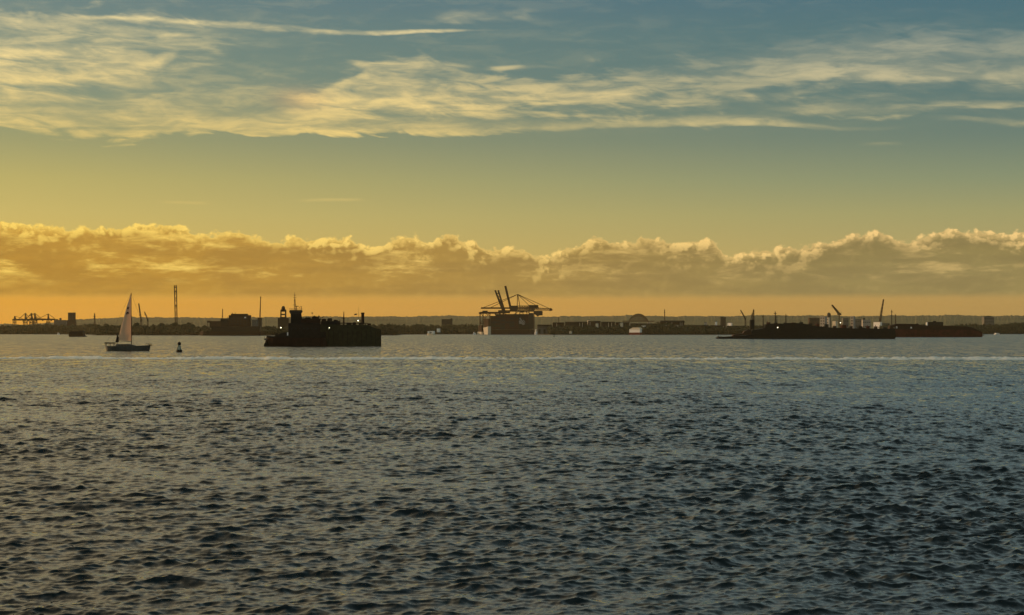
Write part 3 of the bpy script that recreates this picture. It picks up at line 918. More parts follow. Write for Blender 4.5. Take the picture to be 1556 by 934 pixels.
# ---- tug and its barge
def tug():
    T = Thing('tugboat', 'dark pusher tug with high wheelhouse and tall mast behind the barge', 'tugboat', 447, 941, 0, 8)
    x, h = T.x, T.h
    D = (-4.8, 4.8)
    T.part('hull', hull(T, x(406), x(494), h(513), 11, bow_l=5, bow_r=3, rake=-1.6, draft=1, sheer_l=.8), 'blackred')
    T.part('bulwark', MB().prism([(x(406.5), h(513)), (x(405.6), h(509.8)), (x(417), h(510.5)), (x(430), h(505)), (x(494), h(504)), (x(494), h(513))], -5.2, 5.2), 'black')
    T.part('fender', MB().prism([(x(401.6), h(525.5)), (x(402.4), h(522)), (x(406), h(517)), (x(408), h(525.8))], -3, 3), 'black')
    T.part('stern_platform', MB().box(x(402.3), x(407), -2.4, 2.4, h(516.4), h(514.0)).bar((x(403), -2.2, h(514)), (x(403), -2.2, h(511)), .18), 'grey')
    dh = T.part('deckhouse', MB().box(x(438), x(486), -4.2, 4.2, h(506), h(490.5), .3), 'black')
    for k in range(7):
        T.part('porthole', MB().lathe([(.42, 0), (.42, .06)], 0, 0, 10), 'glass', dh)
        pt = dh.children[-1]; pt.rotation_euler = (R(90), 0, 0); pt.location = (x(443 + k * 6), -4.2, h(499))
    T.part('upper_house', MB().box(x(457), x(486), -3.6, 3.6, h(490.5), h(483.6), .3).box(x(473.5), x(484), -2.5, 2.5, h(483.6), h(481.3)), 'blackred')
    wt_ = T.part('wheelhouse_tower', MB().prism([(x(441.5), h(490.5)), (x(441.8), h(475.5)), (x(457.5), h(475.5)), (x(459.5), h(490.5))], -2.4, 2.4), 'black')
    wh = T.part('wheelhouse', MB().prism([(x(441.5), h(477)), (x(439.5), h(473.2)), (x(440.5), h(470.9)), (x(458.6), h(470.9)), (x(459.6), h(473.6)), (x(456.5), h(477))], -2.8, 2.8), 'darkgrey')
    for k in range(5):
        T.part('window', MB().box(x(442.2 + k * 3.2), x(444.8 + k * 3.2), -2.84, -2.80, h(473.8), h(471.8)), 'glass', wh)
    T.part('bridge_rail', rail(T, x(440), x(459), -2.7, h(470.9), h(468.6) - h(470.9), .8, .10), 'grey')
    ms = MB().lattice((x(448.2), 0, h(471)), (x(447.8), 0, h(455)), .9, .5, .16, 6).bar((x(447.8), 0, h(456)), (x(447.6), 0, h(443.6)), .34, .12, 6)
    for py, w in ((448.2, 1.3), (452, 1.6), (455.5, 1.1), (463, 1.4)):
        ms.bar((x(447.8) - w / 2, 0, h(py)), (x(447.8) + w / 2, 0, h(py)), .2)
    m_ = T.part('mast', ms, 'darkgrey')
    T.part('radar_scanner', MB().box(x(449), x(453.6), -.35, .35, h(465.6), h(464.6)).bar((x(450.5), 0, h(471)), (x(450.5), 0, h(465.4)), .3), 'darkgrey', m_)
    T.part('davit', MB().bar((x(457.6), -1, h(471)), (x(457.6), -1, h(465)), .22).bar((x(457.6), -1, h(465)), (x(454), -1, h(467.5)), .18), 'darkgrey')
    for y in (-3.2, 3.2):
        T.part('funnel', MB().prism([(x(463), h(484)), (x(464), h(482)), (x(470), h(482)), (x(470.5), h(484))], y - .7, y + .7), 'black')
    T.part('whip_antenna', MB().bar((x(474), 0, h(481.5)), (x(474), 0, h(473.4)), .16, .1).box(x(472.6), x(475.4), -.1, .1, h(476), h(474.8)), 'grey')
    T.part('door', MB().box(x(436.2), x(437.9), -5.26, -5.21, h(509.5), h(504.8)), 'white')
    lamp(T, 427, 497.6, .22, -4)
    T.part('lamp_post', MB().bar((x(427), -3.6, h(507)), (x(427), -3.6, h(498.5)), .22), 'black')
    lamp(T, 499, 497.8, .19, -5.6)
    rnd = random.Random(31)
    for k in range(14):
        px = 459 + k * 2.0 + rnd.uniform(-.5, .5)
        t = np.interp(px, [459, 472, 474, 484, 487], [483.4, 483.4, 481.2, 481.2, 490])
        T.part('vent_pipe' if k % 2 else 'locker', MB().box(x(px), x(px + rnd.uniform(.6, 2)), -1.5, rnd.uniform(-.5, 2), h(t) - .3, h(t - rnd.uniform(.5, 2.0)), .05), 'black')
    T.part('upper_rail', rail(T, x(458), x(486), -3.4, h(483.4), .9, 1.2, .09), 'darkgrey')
    T.part('crane_arm', MB().bar((x(486), -1, h(484)), (x(492), -1, h(480.5)), .3), 'black')
    wm = T.part('winch', MB().lathe([(.9, -1.6), (.9, 1.6)], 0, 0, 12), 'black'); wm.rotation_euler = (R(90), 0, 0); wm.location = (x(421), 0, h(508.5))
tug()

def barge():
    T = Thing('deck_barge', 'high olive-black barge pushed by the tug with deck lamps lit and pipework on top', 'barge', 535, 952, 0, 8)
    x, h = T.x, T.h
    T.part('hull', MB().prism([(x(488), -1), (x(486), h(515)), (x(486), h(492.5)), (x(558), h(493.5)), (x(566), h(497.5)), (x(577.5), h(500.5)), (x(577.8), -.2), (x(576), -1)], -6, 6), 'olive')
    hl = T.o.children[-1]
    for px in range(492, 577, 7):
        T.part('rub_rail', MB().box(x(px), x(px + .7), -6.14, -6.0, h(522), h(502)), 'black', hl)
    T.part('coaming', MB().box(x(488), x(517), -4, 4, h(493), h(487.5), .3), 'black')
    for (a, b, t, y) in ((489, 496, 484.2, -2), (499, 505, 483.2, 1), (507, 512, 485.5, -2), (527, 534, 490, -1), (536, 541, 489.4, 1), (558, 563, 491.2, -3)):
        T.part('deck_housing', MB().box(x(a), x(b), y - 1.6, y + 1.6, h(494), h(t), .25), 'blackred')
    rnd = random.Random(77)
    for k in range(16):
        px = 489 + k * 4.6 + rnd.uniform(-1, 1)
        t = np.interp(px, [488, 516, 519, 560, 578], [487.2, 487.2, 492.6, 493, 500])
        T.part('hatch' if k % 3 else 'vent', MB().box(x(px), x(px + rnd.uniform(.7, 2.6)), -3.4, rnd.uniform(-2.4, 0), h(t) - .4, h(t - rnd.uniform(.6, 2.6)), .05), 'black')
    pp = MB()
    for y in (-4.4, -3.2, 3): pp.bar((x(515), y, h(490.8)), (x(557), y, h(491.4)), .4, n=8)
    T.part('pipework', pp, 'black')
    T.part('crane_post', MB().bar((x(522.5), 0, h(493)), (x(522.5), 0, h(482)), 1.0, .8, 8).bar((x(522.5), 0, h(482)), (x(522.7), 0, h(473.4)), .6, .35, 8).bar((x(519), 0, h(483)), (x(524.5), 0, h(483)), .4), 'black')
    T.part('stack', MB().lathe([(.85, h(493)), (.8, h(477)), (.95, h(476.6)), (.95, h(474.8)), (.6, h(474.6))], x(551), 0, 14), 'blackred')
    T.part('vent', MB().bar((x(548), 1, h(493)), (x(548), 1, h(485.5)), .4, n=8), 'black')
    fs = T.part('flag_staff', MB().bar((x(545), -1, h(493)), (x(544.6), -1, h(466)), .14, .08), 'darkgrey')
    T.part('flag', MB().raw([(x(542.0), -1, h(476.6)), (x(540), -1.1, h(476.2)), (x(538), -.9, h(477.0)), (x(538.4), -.9, h(478.8)), (x(540.2), -1.1, h(478.2)), (x(541.8), -1, h(478.6)),
                             (x(542.0), -.95, h(476.6)), (x(540), -1.05, h(476.2)), (x(538), -.85, h(477.0)), (x(538.4), -.85, h(478.8)), (x(540.2), -1.05, h(478.2)), (x(541.8), -.95, h(478.6))],
                            [(0, 1, 4, 5), (1, 2, 3, 4), (6, 11, 10, 7), (7, 10, 9, 8)]), 'flag', fs)
    T.part('flag_line', MB().bar((x(544.8), -1, h(475.5)), (x(542), -1, h(477)), .06), 'darkgrey', fs)
    lamp(T, 543.6, 487, .24, -3)
    lamp(T, 575.8, 500.6, .2, -5)
    T.part('deck_rail', rail(T, x(488), x(557), -5.8, h(493.2), 1.1, 2.2, .10), 'darkgrey')
barge()

# ---- small things afloat
T = Thing('cargo_barge', 'small flat black barge floating under the far left port', 'barge', 117.5, 2550)
T.part('hull', MB().prism([(T.x(106.5), -1), (T.x(106), T.h(507)), (T.x(128), T.h(507)), (T.x(128), T.h(509.5)), (T.x(132), T.h(511.5)), (T.x(131), -1)], -7, 7), 'blackred')
T.part('hatch_cover', MB().box(T.x(107), T.x(127.5), -5.5, 5.5, T.h(507), T.h(502.6), .6), 'black')
T.part('bitt', MB().bar((T.x(129.4), 0, T.h(509.8)), (T.x(129.4), 0, T.h(508.6)), .8), 'black')

def launch(label, px, Y, w, hi, rot=35, hullm='white', lenf=1.6):
    """small white motor boat: w and hi in photo pixels"""
    T = Thing('motor_boat', label, 'boat', px, Y, 0, rot, 'small white boats close to the far shore')
    S = T.S; L = w * S * lenf; Hh = hi * S
    T.part('hull', hull(T, -L / 2, L / 2, Hh * .38, L * .32, bow_r=L * .35, draft=.8, sheer_r=Hh * .12, rake=-.3), hullm)
    c = T.part('cabin', MB().prism([(-L * .34, Hh * .38), (-L * .32, Hh * .82), (L * .05, Hh * .82), (L * .16, Hh * .38)], -L * .12, L * .12), 'white')
    T.part('window', MB().box(-L * .26, -L * .02, -L * .12 - .04, -L * .12, Hh * .52, Hh * .7), 'glass', c)
    T.part('mast', MB().bar((-L * .1, 0, Hh * .8), (-L * .1, 0, Hh * 1.1), .2), 'darkgrey')
    return T
launch('tiny white boat beside the shore left of the small black barge', 89, 4500, 2.2, 3.0)
launch('tiny white boat on the water right of the red barge end', 1491, 3500, 4.5, 3.4)
launch('low white boat near the shore below the square block on the right', 1515, 4200, 7, 3.0)
launch('tiny sunlit white boat left of the cranes foot', 721, 4300, 3.0, 4.4)
launch('narrow white boat moored right of the container stacks', 814.6, 4150, 3.2, 9.5, 50)

# sunlit two-part white boat
T = Thing('ferry_boat', 'bright sunlit white boat alone on the water left of the cranes', 'boat', 655, 3600, 0, -42)
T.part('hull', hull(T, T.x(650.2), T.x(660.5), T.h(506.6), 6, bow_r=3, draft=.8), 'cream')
T.part('cabin', MB().box(T.x(650.8), T.x(653.8), -2.4, 2.4, T.h(506.6), T.h(503.0), .2).box(T.x(655.6), T.x(659.6), -2.4, 2.4, T.h(506.6), T.h(502.8), .2), 'white')
T.part('wheelhouse', MB().box(T.x(653.8), T.x(655.6), -2.0, 2.0, T.h(506.6), T.h(503.8)), 'brown')
T.part('window', MB().box(T.x(656.2), T.x(657.2), -2.45, -2.4, T.h(505.6), T.h(504.2)), 'glass', T.o.children[-2])

T = Thing('marker_buoy', 'tiny dark marker buoy in front of the piers right of the cranes', 'buoy', 842, 2700)
T.part('float', MB().lathe([(1.6, -.5), (1.7, .6), (1.1, 1.0)], n=12), 'black')
T.part('marker_post', MB().bar((0, 0, .9), (0, 0, 4.2), .6, .4).box(-.8, .8, -.1, .1, 2.6, 4.2), 'black')

# ---- the two long ships on the right
def dredger():
    T = Thing('dredger', 'long low black ship with a bow boom and many masts before the right shore', 'ship', 1224, 1870, 0, 0)
    x, h = T.x, T.h
    T.part('hull', MB().prism([(x(1093), -1), (x(1089), h(513.2)), (x(1091), h(511.6)), (x(1108), h(511)), (x(1130), h(509.6)), (x(1150), h(506)), (x(1200), h(504.6)), (x(1290), h(504)), (x(1357), h(503)), (x(1358), h(511)), (x(1356), -1)], -11, 11), 'black')
    hl = T.o.children[-1]
    T.part('bow_platform', MB().box(x(1090), x(1096), -4, 4, h(512.2), h(511.0)).bar((x(1091), 0, h(512)), (x(1092), 0, h(509.6)), .5), 'black')
    T.part('pipe_stack', MB().prism([(x(1112), h(511)), (x(1114), h(508)), (x(1128), h(506.4)), (x(1130), h(503)), (x(1136), h(500.5)), (x(1139), h(501)), (x(1141), h(505)), (x(1148), h(507))], -6, 6), 'brown')
    T.part('spoil_heap', MB().prism([(x(1140), h(507)), (x(1142), h(501.2)), (x(1152), h(500)), (x(1160), h(498)), (x(1163), h(492.4)), (x(1176), h(491)), (x(1190), h(491.6)), (x(1196), h(490.4)), (x(1213), h(490.8)), (x(1226), h(492.5)), (x(1232), h(495)),
                                    (x(1262), h(497.5)), (x(1300), h(499)), (x(1306), h(496.6)), (x(1315), h(498.6)), (x(1330), h(499)), (x(1357), h(499.5)), (x(1357), h(507))], -9, 9), 'black')
    rnd = random.Random(9)
    for k in range(15):
        px = 1164 + k * 12.6
        w = rnd.uniform(3, 7)
        top = np.interp(px, [1160, 1225, 1240, 1300, 1357], [489.6, 490.0, 492.5, 496, 497]) + rnd.uniform(-1.2, 1.6)
        T.part('deck_gear', MB().box(x(px), x(px + w), -8.5, rnd.uniform(-3, 4), h(504), h(top), .3).bar((x(px + w * .3), -5, h(top) - .5), (x(px + w * .3), -5, h(top - rnd.uniform(.6, 2.2))), .5), 'darkgrey' if k % 3 else 'rust')
    tw = T.part('crane_tower', MB().lattice((x(1143), 0, h(501)), (x(1143), 0, h(487)), 3.2, 3.0, .6, 5).box(x(1139.6), x(1146), -2.4, 2.4, h(500), h(485.8), .3), 'black')
    T.part('crane_jib', MB().lattice((x(1144.4), 0, h(487)), (x(1145.2), 0, h(470.2)), 1.8, .9, .4, 8).bar((x(1141), 0, h(486)), (x(1143), 0, h(474.5)), .5), 'brown', tw)
    T.part('jib_stay', MB().bar((x(1141), 0, h(486)), (x(1145), 0, h(471)), .18), 'brown', tw)
    for px, top, w, b in ((1159.6, 478, 1.3, 500), (1178, 473, 1.5, 491.5), (1180.4, 478.5, .8, 491.5), (1194.2, 476.8, 1.1, 491), (1355, 470.6, 1.1, 504)):
        T.part('spud_mast', MB().bar((x(px), 0, h(b)), (x(px), 0, h(top)), w, w * .6, 8).box(x(px) - w, x(px) + w, -w * .5, w * .5, h(top + 3.4), h(top + 2.6)), 'black')
    lamp(T, 1179.6, 497.4, .38, -10)
    lamp(T, 1276.5, 490.2, .36, -2)
    T.part('lamp_post', MB().bar((x(1276.5), -1, h(499)), (x(1276.5), -1, h(491.5)), .4), 'black')
    T.part('stern_rail', rail(T, x(1236), x(1357), -10.5, h(503.4), 1.4, 5, .2), 'darkgrey')
    T.part('boat_davit', MB().bar((x(1357), -4, h(504)), (x(1359), -4, h(497)), .6).box(x(1356.6), x(1360.8), -5, -3, h(498.4), h(496.8)), 'grey')
dredger()

def red_barge():
    T = Thing('ore_barge', 'long dark red barge with a small deckhouse behind the black ship on the right', 'barge', 1424, 2450, 0, 0)
    x, h = T.x, T.h
    T.part('hull', MB().prism([(x(1352), -1), (x(1350), h(500)), (x(1392), h(500.8)), (x(1470), h(500.6)), (x(1486), h(503.4)), (x(1489.5), h(504.4)), (x(1490), -1)], -10, 10), 'rust')
    T.part('cargo_load', MB().prism([(x(1350), h(501)), (x(1351), h(494.6)), (x(1362), h(491.6)), (x(1392), h(492)), (x(1400), h(494.2)), (x(1444), h(494.8)), (x(1468), h(496)), (x(1480), h(499.4)), (x(1488), h(503.5))], -8, 8), 'blackred')
    dh = T.part('deckhouse', MB().box(x(1409), x(1431.5), -6, 6, h(497), h(488.8), .6).box(x(1418), x(1422), -2, 2, h(488.8), h(487.4)), 'black')
    for k in range(4):
        T.part('window', MB().box(x(1411.5 + k * 5), x(1413.8 + k * 5), -6.05, -6.0, h(493.4), h(491.2)), 'glass', dh)
    T.part('bow_ramp', MB().prism([(x(1489), h(508)), (x(1489), h(507)), (x(1494), h(508.6)), (x(1494), h(509.6))], -5, 5), 'black')
    T.part('white_panel', MB().box(x(1406.8), x(1408.6), -5, -1, h(495.2), h(489.6)), 'white')
    T.part('white_panel', MB().box(x(1381.4), x(1383.6), -8.4, -8.0, h(498.8), h(496.6)), 'white')
    T.part('white_panel', MB().box(x(1359.6), x(1361.4), -8.4, -8.0, h(498.6), h(495.8)), 'white')
    T.part('mast', MB().bar((x(1469), 0, h(497)), (x(1469), 0, h(491)), .7, .4).box(x(1467.8), x(1470.2), -.4, .4, h(494.4), h(493.2)), 'darkgrey')
red_barge()

# ---- buildings
def building(label, x0, x1, top, Y, m='concrete', z=2.0, depth=18, rot=0, windows=0, rows_=1, roofbits=(), name='building', group=None, roofm=None, parapet=.7, cat='building', base=None):
    T = Thing(name, label, cat, (x0 + x1) / 2, Y, z, rot, group)
    x, h = T.x, T.h
    zt = h(top)
    zb = 0 if base is None else h(base)
    wl = T.part('wall', MB().box(x(x0), x(x1), 0, depth, zb, zt), m)
    T.part('roof', MB().box(x(x0) - .4, x(x1) + .4, -.4, depth + .4, zt + .003, zt + parapet), roofm or m)
    for (a, b, t) in roofbits:
        T.part('roof_unit', MB().box(x(a), x(b), depth * .3, depth * .7, zt + parapet, h(t), .3), 'darkgrey')
    if windows:
        W_ = x(x1) - x(x0)
        for r_ in range(rows_):
            zc = zb + (zt - zb) * (r_ + .62) / (rows_ + .1)
            hh = min(2.2, (zt - zb) / (rows_ + .1) * .32)
            for k in range(windows):
                xc = x(x0) + W_ * (k + .5) / windows
                ww = W_ / windows * .28
                T.part('window', MB().box(xc - ww, xc + ww, -.06, -.003, zc - hh, zc + hh * .4), 'glass', wl)
    return T

building('dark square tower block rising above the wood left of the cranes', 671, 687, 485, 4900, 'darkgrey', windows=4, rows_=4, roofbits=((684.5, 687, 483.4),), depth=26)
building('square grey block above the trees near the right edge', 1495.5, 1510.5, 481.4, 5150, 'grey', windows=5, rows_=5, roofbits=((1499, 1507, 480),), depth=24)
building('dark narrow block above the low warehouses right of the tree hump', 1095.5, 1103, 482.0, 4700, 'darkgrey', windows=2, rows_=5, roofbits=((1096.5, 1099, 481),))
building('dark wide block left of the pale towers behind the black ship', 1230, 1245.5, 483.2, 4300, 'brick', windows=4, rows_=4, roofbits=((1239, 1242, 482.4),))
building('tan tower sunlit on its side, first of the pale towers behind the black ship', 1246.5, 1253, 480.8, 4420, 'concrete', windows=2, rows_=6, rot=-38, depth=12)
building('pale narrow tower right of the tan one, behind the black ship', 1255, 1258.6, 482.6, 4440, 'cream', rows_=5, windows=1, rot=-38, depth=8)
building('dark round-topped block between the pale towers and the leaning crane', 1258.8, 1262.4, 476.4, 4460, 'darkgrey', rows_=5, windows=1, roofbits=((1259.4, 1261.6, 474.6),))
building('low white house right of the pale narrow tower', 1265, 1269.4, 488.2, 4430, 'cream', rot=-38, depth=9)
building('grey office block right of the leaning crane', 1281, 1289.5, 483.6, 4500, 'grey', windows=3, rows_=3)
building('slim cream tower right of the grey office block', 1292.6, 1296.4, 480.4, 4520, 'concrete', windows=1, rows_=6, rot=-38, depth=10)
building('broad hazy grey block right of the slim cream tower', 1297.5, 1309, 484.6, 5400, 'grey', windows=4, rows_=3)
building('second hazy grey block, lower and farther right than the broad one', 1311, 1323, 486.0, 5450, 'concrete', windows=4, rows_=3, roofbits=((1312, 1315, 482.8),))
building('low white twin-roofed house with red foot under the upright crane', 1328, 1336.6, 489.6, 4300, 'white', rot=-38, depth=10, roofbits=(), roofm='white')
building('grey low house left of the post on the ship stern', 1340, 1352, 491, 4400, 'grey', windows=3)
building('white gabled house low at the right edge of the shore', 1552.5, 1559, 497.5, 5050, 'white', rot=-38, depth=10)
building('tiny pink house among the trees on the right shore', 1524, 1527, 496, 5020, 'cream', rot=-30, depth=8)
building('tiny tan house under the square block on the right shore', 1504, 1506.5, 494, 5020, 'cream', rot=-30, depth=8)

# left: moored dark vessel and yard
def moored():
    T = Thing('moored_ship', 'dark blocky ship moored against the wood between the lattice tower and the tug', 'ship', 352, 3250)
    x, h = T.x, T.h
    T.part('hull', hull(T, x(304), x(402), h(503.5), 22, bow_l=14, bow_r=8, draft=1), 'blackred')
    T.part('main_deck', MB().box(x(322), x(396), -8, 8, h(504), h(495.5), .4), 'black')
    T.part('bridge_block', MB().box(x(348.5), x(381), -7, 7, h(495.5), h(478.6), .5).box(x(351.5), x(376.5), -5, 5, h(478.6), h(476.6), .3), 'blackred')
    bb = T.o.children[-1]
    for r_ in range(3):
        for k in range(6):
            T.part('window', MB().box(x(351.5 + k * 4.7), x(353.6 + k * 4.7), -7.06, -7.003, h(484.6 + r_ * 4), h(482.8 + r_ * 4)), 'glass', bb)
    T.part('white_lamp_box', MB().box(x(372.2), x(374.8), -7.6, -7.1, h(483.2), h(481.4)), 'white', bb)
    T.part('forward_house', MB().box(x(336), x(348), -6, 6, h(495.5), h(484.6), .4), 'black')
    T.part('accommodation', MB().box(x(319.5), x(337), -6, 6, h(498), h(487.6), .4).box(x(315.5), x(320.5), -6, 6, h(490), h(487.0)), 'brown')
    for px in (316.4, 319.6):
        T.part('post', MB().bar((x(px), -5, h(504)), (x(px), -5, h(489)), .8), 'brown')
    T.part('awning', MB().box(x(336), x(349), -5, 5, h(484.4), h(483.6)).bar((x(346), 0, h(484)), (x(346), 0, h(481)), .5), 'black')
    T.part('antenna_mast', MB().lattice((x(338), 0, h(485)), (x(338.2), 0, h(469)), 1.6, .8, .4, 7), 'brown')
    T.part('vent', MB().bar((x(353), 0, h(477)), (x(353), 0, h(475)), 1.2).bar((x(357.4), 0, h(477)), (x(357.4), 0, h(474.4)), .8), 'black')
    T.part('aft_house', MB().box(x(383), x(391.6), -5, 5, h(496), h(485.4), .4), 'grey')
moored()

def chimney():
    T = Thing('chimney_mast', 'slender dark tapering mast on a square base left of the tug', 'mast', 395.2, 3420, 2)
    x, h = T.x, T.h
    T.part('base', MB().box(x(391.6), x(397.6), -3, 3, 0, h(482.4), .4), 'darkgrey')
    T.part('shaft', MB().bar((x(395), 0, h(482.5)), (x(396), 0, h(451)), 2.6, 1.4, 8), 'brown')
    T.part('cap', MB().box(x(395.2), x(396.8), -.9, .9, h(452), h(450.6)), 'black')
chimney()

def water_tower():
    T = Thing('control_tower', 'dark capped tower with open windows just left of the tug mast', 'tower', 430.5, 3400, 2)
    x, h = T.x, T.h
    T.part('base', MB().box(x(422.6), x(439), -5, 9, 0, h(483), .5), 'black')
    body = MB()
    for a, b in ((425.9, 427.6), (433.0, 434.9)):
        body.prism([(x(a), h(483)), (x(a + .5), h(470.4)), (x(b), h(470.4)), (x(b), h(483))], -3, 3)
    for t, b in ((470.4, 473.4), (476.6, 478.6), (481.4, 483)):
        body.box(x(427.5), x(433.1), -2.9, 2.9, h(b), h(t))
    T.part('frame', body, 'black')
    T.part('cap', MB().lathe([((x(434.4) - x(426.6)) / 2, h(471)), ((x(433.6) - x(427.4)) / 2, h(469.4)), ((x(433) - x(428)) / 2, h(466.6)), (1.8, h(464.8))], x(430.5), 0, 14), 'blackred')
water_tower()

def lattice_tower(name, label, px, base, tip_px, tip, Y, w, w2, t, bays, cat='mast', m='brown', z=2, bands=()):
    T = Thing(name, label, cat, px, Y, z)
    T.part('shaft', MB().lattice((0, 0, 0), (T.x(tip_px), 0, T.h(tip)), w, w2, t, bays), m)
    T.part('foot', MB().box(-w * .8, w * .8, -w * .8, w * .8, -1, 2.2, .3), 'concrete')
    for py in bands:
        xx = T.x(px + (tip_px - px) * (T.h(py) / T.h(tip)))
        T.part('platform', MB().box(xx - w * .62, xx + w * .62, -w * .6, w * .6, T.h(py + 1), T.h(py), .1), m)
    return T
lattice_tower('lattice_tower', 'tallest slender lattice tower rising alone over the left wood', 268.2, 500, 266.4, 433.6, 3560, 3.8, 4.4, .75, 14, bands=(436, 442, 464), cat='tower')
lattice_tower('radio_mast', 'thin lattice mast with crossbars above the tree hump right of the arch bridge', 1010.3, 500, 1009.8, 470, 4250, 2.4, 1.2, .6, 12, bands=(474,))
lattice_tower('radio_mast', 'short dark mast left of the flat pier roofs', 849, 500, 849, 481.4, 4150, 1.4, .9, .5, 8)
lattice_tower('radio_mast', 'short mast behind the wood between the port and the sailboat', 144.6, 500, 143.6, 476, 4900, 4.0, 1.6, .9, 8, bands=(480,))
lattice_tower('radio_mast', 'short antenna right of the black ship stern post', 1361, 500, 1360.6, 477.4, 4500, 2.4, 1.5, .7, 8)

def derrick(label, bx, by, tx, ty, Y, w, t=.7, cabw=3, z=2, m='brown', back=None):
    """crawler crane: base, cab, lattice jib and back stay"""
    T = Thing('crawler_crane', label, 'crane', bx, Y, z)
    x, h = T.x, T.h
    S = T.S
    T.part('tracks', MB().box(-cabw * S * .7, cabw * S * .7, -3, 3, 0, 1.6, .3), 'black')
    T.part('tower', MB().lattice((0, 0, 1.6), (0, 0, h(by)), 2.6, 2.4, .6, 6), m)
    T.part('cab', MB().box(-cabw * S * .5, cabw * S * .5, -2.2, 2.2, h(by) - 1.5, h(by) + 2.6, .4), 'darkgrey')
    j = T.part('jib', MB().lattice((0, 0, h(by) + 1), (x(tx), 0, h(ty)), w, w * .5, t, 12), m)
    T.part('hook_line', MB().bar((x(tx), 0, h(ty)), (x(tx), 0, h(ty) - 7), .25).box(x(tx) - .6, x(tx) + .6, -.5, .5, h(ty) - 8.2, h(ty) - 7), 'black', j)
    bx_ = back if back is not None else bx + (bx - tx) * .25
    T.part('back_stay', MB().bar((x(bx_), 0, h(by) + 5), (x(tx), 0, h(ty)), .22).bar((0, 0, h(by) + 2), (x(bx_), 0, h(by) + 5), .5), m)
    return T
derrick('upright leaning crane jib right of the sailboat', 214.4, 487, 210.8, 461, 4300, 3.0, .9)
derrick('low short crane jib leaning left, second crane right of the sailboat', 224.6, 487, 219.6, 473.4, 4350, 2.2, .7, 2)
derrick('crane leaning left above the bow of the black ship', 1132.6, 485, 1125.4, 471, 4200, 2.4, .8, 2)
derrick('crane with jib sloping up to the left beyond the pale towers', 1275.4, 477.6, 1264.2, 463.2, 4350, 4.6, 1.1, 6, back=1279)
derrick('tall near-upright crane jib above the white twin-roofed house', 1337.4, 487, 1342.6, 454.8, 4350, 3.8, 1.0, 3, back=1334.5)

# ---- container port: ship-to-shore cranes
def sts(label, Y, legs, rail_row, girder, apex, boom, z=2.0, m='brown', scale=1.0, span=16, stays=True, box=None, pair=0.0):
    """legs: two columns; girder: (x0, x1, row); apex: (col,row) or None; boom: (x0,row0,x1,row1) or None"""
    T = Thing('container_crane', label, 'crane', (legs[0] + legs[1]) / 2, Y, z, 0, 'ship-to-shore cranes')
    x, h = T.x, T.h
    w = 2.1 * scale
    g = girder
    for yy in (-span / 2, span / 2):
        for lx in legs:
            T.part('leg', MB().bar((x(lx), yy, 0), (x(lx), yy, h(g[2]) + .2), w * 1.3, w), m)
        T.part('portal_beam', MB().bar((x(legs[0]), yy, h(rail_row)), (x(legs[1]), yy, h(rail_row)), w), m)
    T.part('brace', MB().bar((x(legs[0]), -span / 2, h(rail_row)), (x(legs[1]), -span / 2, h(g[2])), w * .6).bar((x(legs[1]), span / 2, h(rail_row)), (x(legs[0]), span / 2, h(g[2])), w * .6), m)
    T.part('bogie', MB().box(x(legs[0]) - w, x(legs[0]) + w, -span / 2 - 2, span / 2 + 2, -.6, 1.4).box(x(legs[1]) - w, x(legs[1]) + w, -span / 2 - 2, span / 2 + 2, -.6, 1.4), 'black')
    T.part('girder', MB().box(x(g[0]), x(g[1]), -3.2, -1.6, h(g[2] + 1.2), h(g[2] - 1.1)).box(x(g[0]), x(g[1]), 1.6, 3.2, h(g[2] + .9), h(g[2] - .9)), m)
    mh = box or (legs[0] + (legs[1] - legs[0]) * .3, legs[0] + (legs[1] - legs[0]) * .75)
    T.part('machinery_house', MB().box(x(mh[0]), x(mh[1]), -3.4, 3.4, h(g[2] - .9), h(g[2] - 3.6), .4), 'darkgrey')
    cabx = x(g[1]) - (x(g[1]) - x(g[0])) * .22
    T.part('operator_cab', MB().box(cabx - 1.8, cabx + 1.8, -1.4, 1.4, h(g[2] + .9) - 3.2, h(g[2] + .9), .2), 'darkgrey')
    if apex:
        af = MB()
        for yy in (-3, 3):
            af.bar((x(apex[0]) - 1.6 * scale, yy, h(g[2])), (x(apex[0]) - .8, yy * .5, h(apex[1])), w * .8)
            af.bar((x(apex[0]) + 6 * scale, yy, h(g[2])), (x(apex[0]), yy * .5, h(apex[1])), w * .8)
        af.box(x(apex[0]) - 2.6 * scale, x(apex[0]) + 2.6 * scale, -2, 2, h(apex[1] + 1.2), h(apex[1]))
        T.part('apex_frame', af, m)
        if stays:
            for sx, sr in stays:
                T.part('stay', MB().bar((x(apex[0]), -1.5, h(apex[1])), (x(sx), -2.4, h(sr)), 1.15 * scale).bar((x(apex[0]), 1.5, h(apex[1])), (x(sx), 2.4, h(sr)), 1.15 * scale), m)
    if boom:
        off = pair
        b = MB()
        for yy, ox in ((-2.6, 0), (2.6, off)):
            b.bar((x(boom[0] + ox * .4), yy, h(boom[1])), (x(boom[2] + ox), yy, h(boom[3])), 5.4 * scale, 4.4 * scale)
        nb = 7
        for i in range(1, nb):
            s = i / nb
            cx_ = boom[0] + (boom[2] - boom[0]) * s; cr = boom[1] + (boom[3] - boom[1]) * s
            b.bar((x(cx_ + off * .4 * (1 - s)), -2.6, h(cr)), (x(cx_ + off * s), 2.6, h(cr)), 1.5 * scale)
        T.part('boom', b, m)
    return T

